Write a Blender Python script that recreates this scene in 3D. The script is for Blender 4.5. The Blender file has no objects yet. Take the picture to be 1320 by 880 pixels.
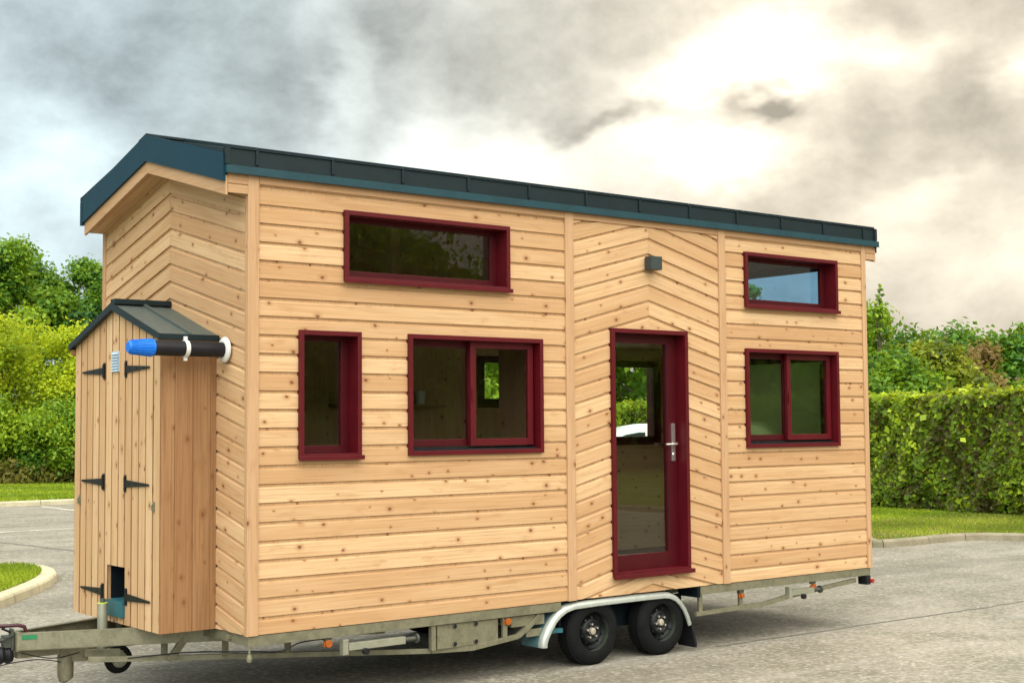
import bpy, bmesh, math, random
import numpy as np
from mathutils import Vector, Matrix
random.seed(7); RNG = np.random.default_rng(11)
D = bpy.data; SC = bpy.context.scene; COL = SC.collection
PI = math.pi

# ------------------------------------------------------------------ node helpers
def new_mat(name):
    m = D.materials.new(name); m.use_nodes = True
    nt = m.node_tree; nt.nodes.clear()
    out = nt.nodes.new('ShaderNodeOutputMaterial')
    return m, nt, out
def N(nt, t, **kw):
    n = nt.nodes.new(t)
    for k, v in kw.items():
        if k.startswith('i_'):
            key = k[2:]; key = int(key) if key.isdigit() else key.replace('_', ' ')
            n.inputs[key].default_value = v
        else: setattr(n, k, v)
    return n
def LK(nt, a, b): nt.links.new(a, b)
def M(nt, op, a, b=None, c=None, clamp=False):
    n = nt.nodes.new('ShaderNodeMath'); n.operation = op; n.use_clamp = clamp
    for i, x in enumerate((a, b, c)):
        if x is None: continue
        if isinstance(x, (int, float)): n.inputs[i].default_value = x
        else: nt.links.new(x, n.inputs[i])
    return n.outputs[0]
def MIXC(nt, fac, a, b, mode='MIX'):
    n = nt.nodes.new('ShaderNodeMix'); n.data_type = 'RGBA'; n.blend_type = mode; n.clamp_factor = True
    for s, x in ((n.inputs[0], fac), (n.inputs[6], a), (n.inputs[7], b)):
        if isinstance(x, (int, float)): s.default_value = x
        elif isinstance(x, (tuple, list)): s.default_value = (*x, 1) if len(x) == 3 else x
        else: nt.links.new(x, s)
    return n.outputs[2]
def SMOOTH(nt, x, lo, hi, a=0., b=1.):
    n = nt.nodes.new('ShaderNodeMapRange'); n.interpolation_type = 'SMOOTHSTEP'
    nt.links.new(x, n.inputs[0])
    for i, v in enumerate((lo, hi, a, b)): n.inputs[i+1].default_value = v
    return n.outputs[0]
def NOISE(nt, vec, scale, detail=4, rough=.55, dist=0., dims='3D'):
    n = N(nt, 'ShaderNodeTexNoise', noise_dimensions=dims)
    n.inputs['Scale'].default_value = scale; n.inputs['Detail'].default_value = detail
    n.inputs['Roughness'].default_value = rough; n.inputs['Distortion'].default_value = dist
    if vec is not None: nt.links.new(vec, n.inputs['Vector'])
    return n
def MAPV(nt, vec, scale, loc=(0, 0, 0)):
    n = N(nt, 'ShaderNodeMapping'); n.inputs['Scale'].default_value = scale; n.inputs['Location'].default_value = loc
    nt.links.new(vec, n.inputs['Vector']); return n.outputs[0]
def BSDF(nt, out, color, rough=.6, metal=0., bump=None, bstr=.3, bdist=.01, spec=.5):
    b = N(nt, 'ShaderNodeBsdfPrincipled')
    for key, x in (('Base Color', color), ('Roughness', rough), ('Metallic', metal), ('Specular IOR Level', spec)):
        if isinstance(x, (int, float)): b.inputs[key].default_value = x
        elif isinstance(x, (tuple, list)): b.inputs[key].default_value = (*x, 1)
        else: nt.links.new(x, b.inputs[key])
    if bump is not None:
        bn = N(nt, 'ShaderNodeBump'); bn.inputs['Strength'].default_value = bstr; bn.inputs['Distance'].default_value = bdist
        nt.links.new(bump, bn.inputs['Height']); nt.links.new(bn.outputs[0], b.inputs['Normal'])
    nt.links.new(b.outputs[0], out.inputs['Surface']); return b
def attr(nt, name):
    return N(nt, 'ShaderNodeAttribute', attribute_name=name)

# ------------------------------------------------------------------ materials
def wood_mat(name, pale, warm, knot=(.17, .07, .028), knots=1., contrast=1., rough=.62):
    m, nt, out = new_mat(name)
    uv = N(nt, 'ShaderNodeUVMap', uv_map='UVMap').outputs[0]
    tone = attr(nt, 'tone').outputs['Fac']
    warp = NOISE(nt, MAPV(nt, uv, (1.1, 9, 1)), 1., 2, .5)
    # knots
    sp = N(nt, 'ShaderNodeSeparateXYZ'); LK(nt, uv, sp.inputs[0])
    vs = MAPV(nt, uv, (5.2, 7.4, 1))
    wv = NOISE(nt, MAPV(nt, uv, (40, 40, 1)), 1., 2, .5)
    vadd = N(nt, 'ShaderNodeVectorMath', operation='MULTIPLY_ADD'); LK(nt, wv.outputs['Color'], vadd.inputs[0])
    vadd.inputs[1].default_value = (.07, .07, 0); LK(nt, vs, vadd.inputs[2])
    vor = N(nt, 'ShaderNodeTexVoronoi', voronoi_dimensions='2D', feature='F1'); vor.inputs['Scale'].default_value = 1
    LK(nt, vadd.outputs[0], vor.inputs['Vector'])
    vc = N(nt, 'ShaderNodeSeparateColor'); LK(nt, vor.outputs['Color'], vc.inputs[0])
    on = M(nt, 'LESS_THAN', vc.outputs[0], .46 * knots)
    size = M(nt, 'MULTIPLY_ADD', vc.outputs[1], .062, .034)
    dist = vor.outputs['Distance']
    rel = M(nt, 'DIVIDE', dist, size)
    core = M(nt, 'MULTIPLY', M(nt, 'SUBTRACT', 1.15, rel, clamp=True), on)
    core = M(nt, 'MULTIPLY', core, 1.9, clamp=True)
    halo = M(nt, 'MULTIPLY', SMOOTH(nt, rel, 3.4, .6), on)
    # grain bent round the knots
    gv = N(nt, 'ShaderNodeCombineXYZ')
    LK(nt, M(nt, 'MULTIPLY', sp.outputs[0], 1.6), gv.inputs[0])
    bend = M(nt, 'ADD', sp.outputs[1], M(nt, 'MULTIPLY', warp.outputs[0], .018))
    bend = M(nt, 'ADD', bend, M(nt, 'MULTIPLY', halo, .006))
    LK(nt, M(nt, 'MULTIPLY', bend, 75.), gv.inputs[1])
    grain = NOISE(nt, gv.outputs[0], 1., 4, .6)
    broad = NOISE(nt, MAPV(nt, uv, (.7, 6.5, 1)), 1., 3, .55)
    blot = NOISE(nt, MAPV(nt, uv, (3.5, 12, 1), (9, 3, 0)), 1., 3, .6)
    c = MIXC(nt, SMOOTH(nt, broad.outputs[0], .32, .68), pale, warm)
    c = MIXC(nt, M(nt, 'MULTIPLY', tone, .66), c, tuple(x*y for x, y in zip(warm, (.84, .74, .68))))
    lite = MIXC(nt, M(nt, 'MULTIPLY', SMOOTH(nt, tone, .35, 0.), .35), c, tuple(min(1, x*1.13) for x in pale))
    g = SMOOTH(nt, grain.outputs[0], .42, .70)
    c = MIXC(nt, M(nt, 'MULTIPLY', g, .46*contrast), lite, tuple(x*y for x, y in zip(warm, (.66, .54, .44))))
    c = MIXC(nt, M(nt, 'MULTIPLY', SMOOTH(nt, blot.outputs[0], .56, .74), .45*contrast), c, tuple(x*y for x, y in zip(warm, (.74, .62, .52))))
    c = MIXC(nt, M(nt, 'MULTIPLY', halo, .55), c, tuple(x*y for x, y in zip(warm, (.66, .48, .36))))
    c = MIXC(nt, core, c, knot)
    BSDF(nt, out, c, rough, 0, grain.outputs[0], .16, .002, .3)
    return m
def plain(name, color, rough=.5, metal=0., var=.18, scale=9., bstr=.08, spec=.5, spots=None):
    """painted / metal surface with uneven colour and roughness"""
    m, nt, out = new_mat(name)
    tc = N(nt, 'ShaderNodeTexCoord').outputs['Object']
    n1 = NOISE(nt, tc, scale, 5, .65); n2 = NOISE(nt, tc, scale*9, 3, .6)
    f = M(nt, 'ADD', M(nt, 'MULTIPLY', n1.outputs[0], .7), M(nt, 'MULTIPLY', n2.outputs[0], .3))
    c = MIXC(nt, SMOOTH(nt, f, .3, .7), tuple(x*(1-var) for x in color), tuple(min(1, x*(1+var)) for x in color))
    if spots:
        c = MIXC(nt, SMOOTH(nt, n1.outputs[0], .55, .72), c, spots)
    r = M(nt, 'MULTIPLY_ADD', n2.outputs[0], .18, rough-.09)
    BSDF(nt, out, c, r, metal, n2.outputs[0], bstr, .003, spec)
    return m
MT = {}
MT['wood'] = wood_mat('larch_cladding', (.59, .402, .222), (.51, .318, .158))
MT['trim'] = wood_mat('larch_trim', (.53, .345, .195), (.455, .28, .145), knots=.35)
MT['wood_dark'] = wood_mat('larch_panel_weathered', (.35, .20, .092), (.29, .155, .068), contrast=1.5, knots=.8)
MT['lining'] = wood_mat('interior_lining', (.44, .26, .165), (.37, .205, .13), knots=.5)
MT['floorwood'] = wood_mat('interior_floor', (.2, .12, .07), (.15, .09, .05), knots=.3)
MT['cap'] = plain('anthracite_sheet', (.004, .014, .017), .5, .0, .2, 5, .05, .3)
MT['verge'] = plain('petrol_blue_sheet', (.0015, .030, .050), .5, .0, .12, 4, .04, .22)
MT['red'] = plain('burgundy_paint', (.082, .0035, .007), .40, 0, .14, 6, .05, .28)
MT['red2'] = plain('burgundy_satin', (.054, .0018, .0045), .45, 0, .12, 6, .05, .25)
MT['galv'] = plain('galvanised_steel', (.20, .188, .122), .50, .40, .30, 11, .12, .5, (.17, .17, .11))
MT['galv_light'] = plain('galvanised_bright', (.33, .33, .25), .45, .5, .16, 9, .08)
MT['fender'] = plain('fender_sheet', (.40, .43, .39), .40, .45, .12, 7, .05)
MT['fenderside'] = plain('fender_teal_sheet', (.07, .15, .17), .45, .2, .2, 7, .05)  # darker teal for the fender body, apart from the pale lip
MT['black'] = plain('black_plastic', (.010, .010, .012), .5, 0, .3, 12, .05, .25)
MT['steel'] = plain('dark_steel', (.07, .075, .06), .5, .4, .3, 14, .1)
MT['iron'] = plain('black_iron', (.010, .010, .009), .5, .1, .3, 20, .1, .3)
MT['rubber'] = plain('tyre_rubber', (.006, .0065, .0065), .8, 0, .3, 10, .2, .15)
MT['rim'] = plain('black_wheel_steel', (.006, .008, .008), .4, .2, .25, 12, .05, .3)
MT['rimlip'] = plain('wheel_lip', (.085, .10, .075), .4, .5, .25, 12, .05, .6)
MT['chrome'] = plain('bright_metal', (.75, .75, .72), .22, .9, .08, 20, .03)
MT['white'] = plain('white_plastic', (.62, .61, .57), .45, 0, .05, 8, .03)
MT['blue'] = plain('blue_plastic', (.003, .14, .60), .42, 0, .15, 30, .05, .3)
MT['teal'] = plain('painted_chute', (.018, .10, .12), .45, 0, .2, 8, .05)
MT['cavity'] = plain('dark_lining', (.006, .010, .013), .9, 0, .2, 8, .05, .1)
MT['amber'] = plain('amber_lens', (.30, .075, .01), .2, 0, .15, 30, .03)
MT['redlens'] = plain('red_lens', (.30, .02, .02), .3, 0, .15, 30, .03)
MT['vent'] = plain('vent_plastic', (.42, .52, .60), .4, 0, .1, 20, .03)
MT['lampbody'] = plain('grey_lamp_metal', (.03, .042, .042), .5, .1, .15, 20, .03)
MT['lime'] = plain('lime_gasket', (.42, .50, .10), .5, 0, .1, 20, .03)
MT['vanpaint'] = plain('white_van_paint', (.80, .82, .82), .2, 0, .04, 3, .01)
MT['vanglass'] = plain('van_glass', (.02, .028, .03), .06, 0, .1, 3, .0, .8)
MT['bark'] = plain('bark', (.075, .058, .042), .9, 0, .4, 14, .5)
MT['greenplate'] = plain('green_sticker', (.01, .16, .06), .4, 0, .1, 20, .02)
def glass_mat(name, tint, k):
    m, nt, out = new_mat(name)
    ge = N(nt, 'ShaderNodeNewGeometry'); dp = N(nt, 'ShaderNodeVectorMath', operation='DOT_PRODUCT')
    LK(nt, ge.outputs['Normal'], dp.inputs[0]); LK(nt, ge.outputs['Incoming'], dp.inputs[1])
    cs = M(nt, 'ABSOLUTE', dp.outputs['Value']); fres = M(nt, 'MULTIPLY_ADD', M(nt, 'POWER', M(nt, 'SUBTRACT', 1., cs, clamp=True), 5.), .95, .045)
    tr = N(nt, 'ShaderNodeBsdfTransparent'); tr.inputs[0].default_value = (*tint, 1)
    gl = N(nt, 'ShaderNodeBsdfGlossy'); gl.inputs['Roughness'].default_value = .0
    tcn = N(nt, 'ShaderNodeTexCoord').outputs['Object']
    mx = N(nt, 'ShaderNodeMixShader'); LK(nt, M(nt, 'MULTIPLY', fres, k, clamp=True), mx.inputs[0])
    LK(nt, tr.outputs[0], mx.inputs[1]); LK(nt, gl.outputs[0], mx.inputs[2]); LK(nt, mx.outputs[0], out.inputs['Surface'])
    return m
MT['glass'] = glass_mat('window_glass', (.92, .95, .92), .95)
MT['glass_tint'] = glass_mat('tinted_window_glass', (.50, .74, 1.0), 1.)

def frosted():
    m, nt, out = new_mat('obscured_glass')
    rf = N(nt, 'ShaderNodeBsdfRefraction'); rf.inputs['IOR'].default_value = 1.02; rf.inputs['Roughness'].default_value = .5; rf.inputs['Color'].default_value = (.40, .46, .30, 1)
    tl = N(nt, 'ShaderNodeBsdfTranslucent'); tl.inputs[0].default_value = (.22, .25, .17, 1)
    mx = N(nt, 'ShaderNodeMixShader'); mx.inputs[0].default_value = .35
    LK(nt, rf.outputs[0], mx.inputs[1]); LK(nt, tl.outputs[0], mx.inputs[2]); LK(nt, mx.outputs[0], out.inputs['Surface'])
    return m
MT['glass_obscured'] = frosted()
def leaf_mat(name, dark, mid, light, trans=.3):
    m, nt, out = new_mat(name)
    t = attr(nt, 'tone').outputs['Fac']
    r = N(nt, 'ShaderNodeValToRGB'); LK(nt, t, r.inputs[0])
    e = r.color_ramp.elements; e[0].color = (*dark, 1); e[1].color = (*light, 1)
    x = e.new(.5); x.color = (*mid, 1)
    b = N(nt, 'ShaderNodeBsdfPrincipled'); LK(nt, r.outputs[0], b.inputs['Base Color'])
    b.inputs['Roughness'].default_value = .55; b.inputs['Specular IOR Level'].default_value = .3
    tl = N(nt, 'ShaderNodeBsdfTranslucent')
    LK(nt, MIXC(nt, .5, r.outputs[0], tuple(min(1, c*1.8) for c in light)), tl.inputs[0])
    mx = N(nt, 'ShaderNodeMixShader'); mx.inputs[0].default_value = trans
    LK(nt, b.outputs[0], mx.inputs[1]); LK(nt, tl.outputs[0], mx.inputs[2]); LK(nt, mx.outputs[0], out.inputs['Surface'])
    return m
MT['leaf_deep'] = leaf_mat('leaf_deep_green', (.008, .052, .014), (.065, .175, .008), (.25, .36, .018))
MT['leaf_lime'] = leaf_mat('leaf_lime', (.045, .12, .006), (.24, .34, .008), (.56, .62, .025), .42)
MT['leaf_mid'] = leaf_mat('leaf_mid_green', (.018, .078, .008), (.105, .215, .008), (.31, .41, .018))
MT['leaf_olive'] = leaf_mat('leaf_olive', (.04, .07, .008), (.16, .205, .010), (.34, .36, .025))
MT['leaf_red'] = leaf_mat('leaf_copper', (.07, .04, .014), (.17, .105, .03), (.26, .23, .04))
MT['leaf_hedge'] = leaf_mat('leaf_hedge', (.065, .045, .014), (.115, .215, .008), (.54, .66, .035), .36)
MT['grass_blade'] = leaf_mat('grass_blade', (.075, .14, .008), (.175, .255, .008), (.36, .41, .025), .3)
MT['grass_dry'] = leaf_mat('grass_dry', (.08, .09, .012), (.19, .18, .03), (.36, .32, .09), .3)

def asphalt_mat():
    m, nt, out = new_mat('worn_asphalt')
    tc = N(nt, 'ShaderNodeTexCoord').outputs['Object']
    big = NOISE(nt, tc, .22, 5, .6, .6); mid = NOISE(nt, tc, 1.3, 5, .65, .3); fine = NOISE(nt, tc, 15, 6, .78)
    grit = N(nt, 'ShaderNodeTexVoronoi', feature='F1'); grit.inputs['Scale'].default_value = 34; LK(nt, tc, grit.inputs['Vector'])
    gc = N(nt, 'ShaderNodeSeparateColor'); LK(nt, grit.outputs['Color'], gc.inputs[0])
    c = MIXC(nt, SMOOTH(nt, big.outputs[0], .35, .65), (.190, .172, .132), (.262, .240, .188))
    c = MIXC(nt, M(nt, 'MULTIPLY', SMOOTH(nt, mid.outputs[0], .46, .62), .60), c, (.135, .130, .088))
    c = MIXC(nt, M(nt, 'MULTIPLY', SMOOTH(nt, fine.outputs[0], .50, .66), .55), c, (.085, .08, .06))
    c = MIXC(nt, M(nt, 'MULTIPLY', SMOOTH(nt, fine.outputs[0], .48, .34), .5), c, (.38, .35, .29))
    c = MIXC(nt, M(nt, 'MULTIPLY', SMOOTH(nt, gc.outputs[0], .62, 1.), .45), c, (.46, .43, .36))
    c = MIXC(nt, M(nt, 'MULTIPLY', SMOOTH(nt, gc.outputs[1], .70, 1.), .45), c, (.085, .08, .07))
    # streaks along the driving lane
    st = NOISE(nt, MAPV(nt, tc, (.12, 1.1, 1)), 1., 4, .6, .8)
    c = MIXC(nt, M(nt, 'MULTIPLY', SMOOTH(nt, st.outputs[0], .52, .66), .40), c, (.105, .10, .08))
    c = MIXC(nt, M(nt, 'MULTIPLY', SMOOTH(nt, st.outputs[0], .44, .32), .30), c, (.36, .34, .30))
    h = M(nt, 'ADD', fine.outputs[0], M(nt, 'MULTIPLY', gc.outputs[0], .6))
    BSDF(nt, out, c, .88, 0, h, .5, .006, .25)
    return m
MT['asphalt'] = asphalt_mat()
def ground_mat(name, a, b, c3, sc=3.):
    m, nt, out = new_mat(name)
    tc = N(nt, 'ShaderNodeTexCoord').outputs['Object']
    n1 = NOISE(nt, tc, sc, 5, .65); n2 = NOISE(nt, tc, .35, 4, .6); n3 = NOISE(nt, tc, 22, 4, .7)
    c = MIXC(nt, SMOOTH(nt, n1.outputs[0], .35, .65), a, b)
    c = MIXC(nt, M(nt, 'MULTIPLY', SMOOTH(nt, n2.outputs[0], .48, .68), .6), c, c3)
    c = MIXC(nt, M(nt, 'MULTIPLY', SMOOTH(nt, n3.outputs[0], .5, .7), .4), c, tuple(x*.5 for x in a))
    BSDF(nt, out, c, .9, 0, n3.outputs[0], .8, .03, .2)
    return m
MT['lawn'] = ground_mat('lawn', (.085, .14, .008), (.13, .195, .010), (.19, .18, .03))
MT['earth'] = ground_mat('rough_grass', (.06, .09, .02), (.09, .12, .03), (.11, .1, .04), 1.)
MT['soil'] = ground_mat('bare_soil', (.10, .065, .04), (.15, .10, .06), (.08, .09, .02), 5.)
def concrete_mat(name, a, b):
    m, nt, out = new_mat(name)
    tc = N(nt, 'ShaderNodeTexCoord').outputs['Object']
    n1 = NOISE(nt, tc, 2.4, 5, .65); n3 = NOISE(nt, tc, 40, 3, .7)
    c = MIXC(nt, SMOOTH(nt, n1.outputs[0], .36, .66), a, b)
    c = MIXC(nt, M(nt, 'MULTIPLY', SMOOTH(nt, n3.outputs[0], .5, .7), .35), c, tuple(x*.45 for x in a))
    BSDF(nt, out, c, .85, 0, n3.outputs[0], .5, .005, .25)
    return m
MT['kerb'] = concrete_mat('kerb_stone', (.46, .42, .29), (.34, .31, .20))
MT['kerbdark'] = concrete_mat('kerb_stone_dark', (.27, .235, .16), (.19, .17, .11))
MT['kerb_pale'] = concrete_mat('kerb_stone_pale', (.52, .46, .30), (.40, .36, .24))
def paint_mat():
    m, nt, out = new_mat('worn_line_paint')
    tc = N(nt, 'ShaderNodeTexCoord').outputs['Object']
    n = NOISE(nt, tc, 9, 5, .7)
    c = MIXC(nt, SMOOTH(nt, n.outputs[0], .45, .62), (.62, .60, .48), (.34, .32, .26))
    BSDF(nt, out, c, .8); return m
MT['paint'] = paint_mat()
MT['tar'] = plain('tar_seam', (.125, .115, .092), .8, 0, .3, 6, .3)

# ------------------------------------------------------------------ mesh builder
class MB:
    def __init__(s): s.v = []; s.f = []; s.uv = []; s.t = []; s.m = []
    def face(s, pts, uvs=None, tone=.5, mi=0):
        b = len(s.v); s.v.extend(tuple(p) for p in pts); s.f.append(tuple(range(b, b+len(pts))))
        s.uv.append(uvs or [(p[0]+p[1], p[2]) for p in pts]); s.t.append(tone); s.m.append(mi)
    def faces(s, V, F, tone=.5, mi=0, axis=None):
        ou, ov = random.random()*20, random.random()*20
        V = [Vector(p) for p in V]
        if axis is None:
            ext = [max(p[i] for p in V)-min(p[i] for p in V) for i in range(3)]; axis = ext.index(max(ext))
        A = Vector((0, 0, 0)); A[axis] = 1
        for f in F:
            P = [V[i] for i in f]; n = (P[1]-P[0]).cross(P[2]-P[0])
            if n.length < 1e-12: n = Vector((0, 0, 1))
            n.normalize()
            if abs(n.dot(A)) > .9: U = Vector((0, 0, 0)); U[(axis+1) % 3] = 1
            else: U = A
            W = n.cross(U)
            s.face(P, [(p.dot(U)+ou, p.dot(W)+ov) for p in P], tone, mi)
    def box(s, x0, x1, y0, y1, z0, z1, tone=None, mi=0, axis=None):
        V = [(x, y, z) for z in (z0, z1) for y in (y0, y1) for x in (x0, x1)]
        F = [(0, 2, 3, 1), (4, 5, 7, 6), (0, 1, 5, 4), (2, 6, 7, 3), (0, 4, 6, 2), (1, 3, 7, 5)]
        s.faces(V, F, random.random() if tone is None else tone, mi, axis)
    def bar(s, p, q, w, h, up=(0, 0, 1), mi=0):
        p = Vector(p); q = Vector(q); d = (q-p).normalized(); up = Vector(up)
        if abs(d.dot(up)) > .98: up = Vector((1, 0, 0))
        r = d.cross(up).normalized(); u = r.cross(d)
        V = [b + r*sx*w/2 + u*sy*h/2 for b in (p, q) for sx, sy in ((-1, -1), (1, -1), (1, 1), (-1, 1))]
        s.faces(V, [(3, 2, 1, 0), (4, 5, 6, 7), (0, 1, 5, 4), (1, 2, 6, 5), (2, 3, 7, 6), (3, 0, 4, 7)], .5, mi)
    def tube(s, pts, rad, n=12, caps=True, mi=0, tone=.5):
        pts = [Vector(p) for p in pts]; k = len(pts)
        rad = [rad]*k if isinstance(rad, (int, float)) else rad
        rings = []; prev = None
        for i, p in enumerate(pts):
            d = (pts[min(i+1, k-1)]-pts[max(i-1, 0)]).normalized()
            a = Vector((0, 0, 1)) if abs(d.z) < .9 else Vector((1, 0, 0))
            if prev is not None: a = prev
            r = d.cross(a).normalized(); u = r.cross(d).normalized(); prev = u
            rings.append([p + (r*math.cos(2*PI*j/n) + u*math.sin(2*PI*j/n))*rad[i] for j in range(n)])
        b = len(s.v)
        for R in rings: s.v.extend(tuple(x) for x in R)
        for i in range(k-1):
            for j in range(n):
                a0, a1 = b+i*n+j, b+i*n+(j+1) % n
                s.f.append((a0, a1, a1+n, a0+n)); s.uv.append([(j/n, i), ((j+1)/n, i), ((j+1)/n, i+1), (j/n, i+1)]); s.t.append(tone); s.m.append(mi)
        if caps:
            for i, rev in ((0, True), (k-1, False)):
                idx = [b+i*n+j for j in range(n)]
                if rev: idx.reverse()
                s.f.append(tuple(idx)); s.uv.append([(0, 0)]*n); s.t.append(tone); s.m.append(mi)
    def prism(s, poly, axis, a0, a1, tone=None, mi=0, uaxis=None):
        """poly: 2-D points in the plane normal to axis"""
        def P(p, a):
            return (a, p[0], p[1]) if axis == 0 else ((p[0], a, p[1]) if axis == 1 else (p[0], p[1], a))
        n = len(poly); V = [P(p, a0) for p in poly] + [P(p, a1) for p in poly]
        F = [tuple(range(n))[::-1], tuple(range(n, 2*n))] + [(i, (i+1) % n, n+(i+1) % n, n+i) for i in range(n)]
        s.faces(V, F, random.random() if tone is None else tone, mi, uaxis)
    def lathe(s, prof, n=40, mi=0):
        """profile of (radius, y) turned about the y axis"""
        b = len(s.v)
        for r, y in prof:
            for j in range(n):
                a = 2*PI*j/n; s.v.append((r*math.cos(a), y, r*math.sin(a)))
        for i in range(len(prof)-1):
            for j in range(n):
                a0, a1 = b+i*n+j, b+i*n+(j+1) % n
                s.f.append((a0, a1, a1+n, a0+n)); s.uv.append([(0, 0)]*4); s.t.append(.5); s.m.append(mi)
    def build(s, name, mats, parent=None, bevel=0., smooth=False, off=(0, 0, 0), fixn=True):
        me = D.meshes.new(name)
        if off != (0, 0, 0): s.v = [(x+off[0], y+off[1], z+off[2]) for x, y, z in s.v]
        me.from_pydata(s.v, [], s.f)
        uvl = me.uv_layers.new(name='UVMap'); flat = []
        for u in s.uv: flat.extend(c for p in u for c in p[:2])
        uvl.data.foreach_set('uv', flat)
        at = me.attributes.new('tone', 'FLOAT', 'FACE'); at.data.foreach_set('value', s.t)
        me.polygons.foreach_set('material_index', s.m)
        for m in (mats if isinstance(mats, (list, tuple)) else [mats]): me.materials.append(MT[m])
        if bevel or fixn:
            bm = bmesh.new(); bm.from_mesh(me)
            if bevel:
                bmesh.ops.remove_doubles(bm, verts=bm.verts, dist=1e-5)
                es = [e for e in bm.edges if len(e.link_faces) == 2 and e.calc_face_angle(0) > .5]
                bmesh.ops.bevel(bm, geom=es, offset=bevel, segments=2, affect='EDGES', profile=.6, clamp_overlap=True)
            if fixn: bmesh.ops.recalc_face_normals(bm, faces=bm.faces)
            bm.to_mesh(me); bm.free()
        if smooth:
            me.polygons.foreach_set('use_smooth', [True]*len(me.polygons))
            try: me.set_sharp_from_angle(angle=math.radians(40))
            except Exception: pass
        me.update()
        o = D.objects.new(name, me); COL.objects.link(o)
        if parent is not None: o.parent = parent
        return o
def tag(o, label=None, cat=None, group=None, kind=None):
    for k, v in (('label', label), ('category', cat), ('group', group), ('kind', kind)):
        if v: o[k] = v
    return o
def empty(name, loc, rz=0.):
    o = D.objects.new(name, None); COL.objects.link(o); o.location = loc; o.rotation_euler = (0, 0, rz)
    o.empty_display_size = .3; return o
def copy_tree(o, parent=None):
    c = o.copy(); COL.objects.link(c); c.parent = parent
    for ch in list(o.children): copy_tree(ch, c)
    return c

# ------------------------------------------------------------------ cladding relief
def clip(poly, f):
    out = []; n = len(poly)
    for i in range(n):
        a, b = poly[i], poly[(i+1) % n]; fa, fb = f(a), f(b)
        if fa >= 0: out.append(a)
        if (fa >= 0) != (fb >= 0):
            t = fa/(fa-fb); out.append((a[0]+(b[0]-a[0])*t, a[1]+(b[1]-a[1])*t))
    return out
def clad(mb, cells, slope, s_first, pitch, place, vertical=False, flip=False, gap=.018, cham=.014, deep=.028, mi=0, seed=1, emi=None):
    """boards over convex cells (polygons in panel coordinates a, z). s = height across the boards, t = along them.
    place(a, z, depth) -> 3-D point"""
    rnd = random.Random(seed); nn = math.sqrt(1+slope*slope)
    if vertical: S = lambda p: p[0]; T = lambda p: p[1]
    else: S = lambda p: (p[1]-slope*p[0])/nn; T = lambda p: (p[0]+slope*p[1])/nn
    prof = [(0, 0, pitch-gap-cham, 0), (pitch-gap-cham, 0, pitch-gap, deep*.75), (pitch-gap, deep, pitch-.0012, deep), (pitch-.0012, deep, pitch, 0)]
    if vertical: prof = [(0, 0, pitch-gap-.005, 0), (pitch-gap-.005, 0, pitch-gap, deep*.8), (pitch-gap, deep, pitch-.003, deep), (pitch-.003, deep, pitch, 0)]
    allp = [p for c in cells for p in c]
    k0 = math.floor((min(S(p) for p in allp)-s_first)/pitch)-1; k1 = math.ceil((max(S(p) for p in allp)-s_first)/pitch)+1
    for k in range(k0, k1):
        base = s_first + k*pitch
        tone = min(1, max(0, rnd.gauss(.40, .34))); ou, ov = rnd.random()*30, rnd.random()*30
        bow = rnd.uniform(-.0012, .0012)
        for c in cells:
            for ip, (a, da, b, db) in enumerate(prof):
                lo, hi = base+a, base+b
                q = clip(c, lambda p: S(p)-lo); q = clip(q, lambda p: hi-S(p)) if len(q) > 2 else q
                if len(q) < 3: continue
                pts = []; uvs = []
                for p in q:
                    w = (S(p)-lo)/(hi-lo); dep = da+(db-da)*w + bow
                    pts.append(place(p[0], p[1], dep)); uvs.append((T(p)+ou, S(p)-base+ov))
                if flip: pts.reverse(); uvs.reverse()
                mb.face(pts, uvs, tone, mi if (emi is None or ip < 2) else emi)
def rect(a0, a1, z0, z1): return [(a0, z0), (a1, z0), (a1, z1), (a0, z1)]
def rect_cells(a0, a1, z0, z1, holes):
    """split a rectangle round the rectangular holes (columns)"""
    xs = sorted({a0, a1, *[h[0] for h in holes], *[h[1] for h in holes]}); out = []
    xs = [x for x in xs if a0 <= x <= a1]
    for xa, xb in zip(xs, xs[1:]):
        hs = sorted([h for h in holes if h[0] < xb-1e-6 and h[1] > xa+1e-6], key=lambda h: h[2]); z = z0
        for h in hs:
            if h[2] > z: out.append(rect(xa, xb, z, h[2]))
            z = h[3]
        if z < z1: out.append(rect(xa, xb, z, z1))
    return out

# ================================================================== THE HOUSE ON ITS TRAILER
L, W, BZ = 6.8353, 2.6, .552
HC = (3.4, 1.3, 0.)
house = empty('tiny_house', HC)
tag(house, 'wooden tiny house with burgundy windows standing on a twin axle trailer', 'tiny house')
OFF = (-HC[0], -HC[1], BZ)
def hb(mb, name, mats, parent=house, bevel=0., smooth=False, **k): return mb.build(name, mats, parent, bevel, smooth, OFF, **k)

RZ, EZ = 3.643, 3.355                      # ridge and eave height of the roof skin
def roofz(y, ridge, eave): return ridge - (ridge-eave)*abs(y-1.3)/1.3
WIN = [(.778, 2.308, 2.486, 3.006), (.404, .918, 1.200, 2.116), (1.337, 2.640, 1.205, 2.118), (5.058, 6.380, 2.490, 3.001), (5.053, 6.370, 1.200, 2.111)]
DOOR = (3.390, 4.294, .148, 2.237)
BACKWIN = [(4.95, 6.34, 1.20, 2.11), (3.82, 4.85, 1.60, 2.12), (.9, 2.2, 2.5, 3.0)]

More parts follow.
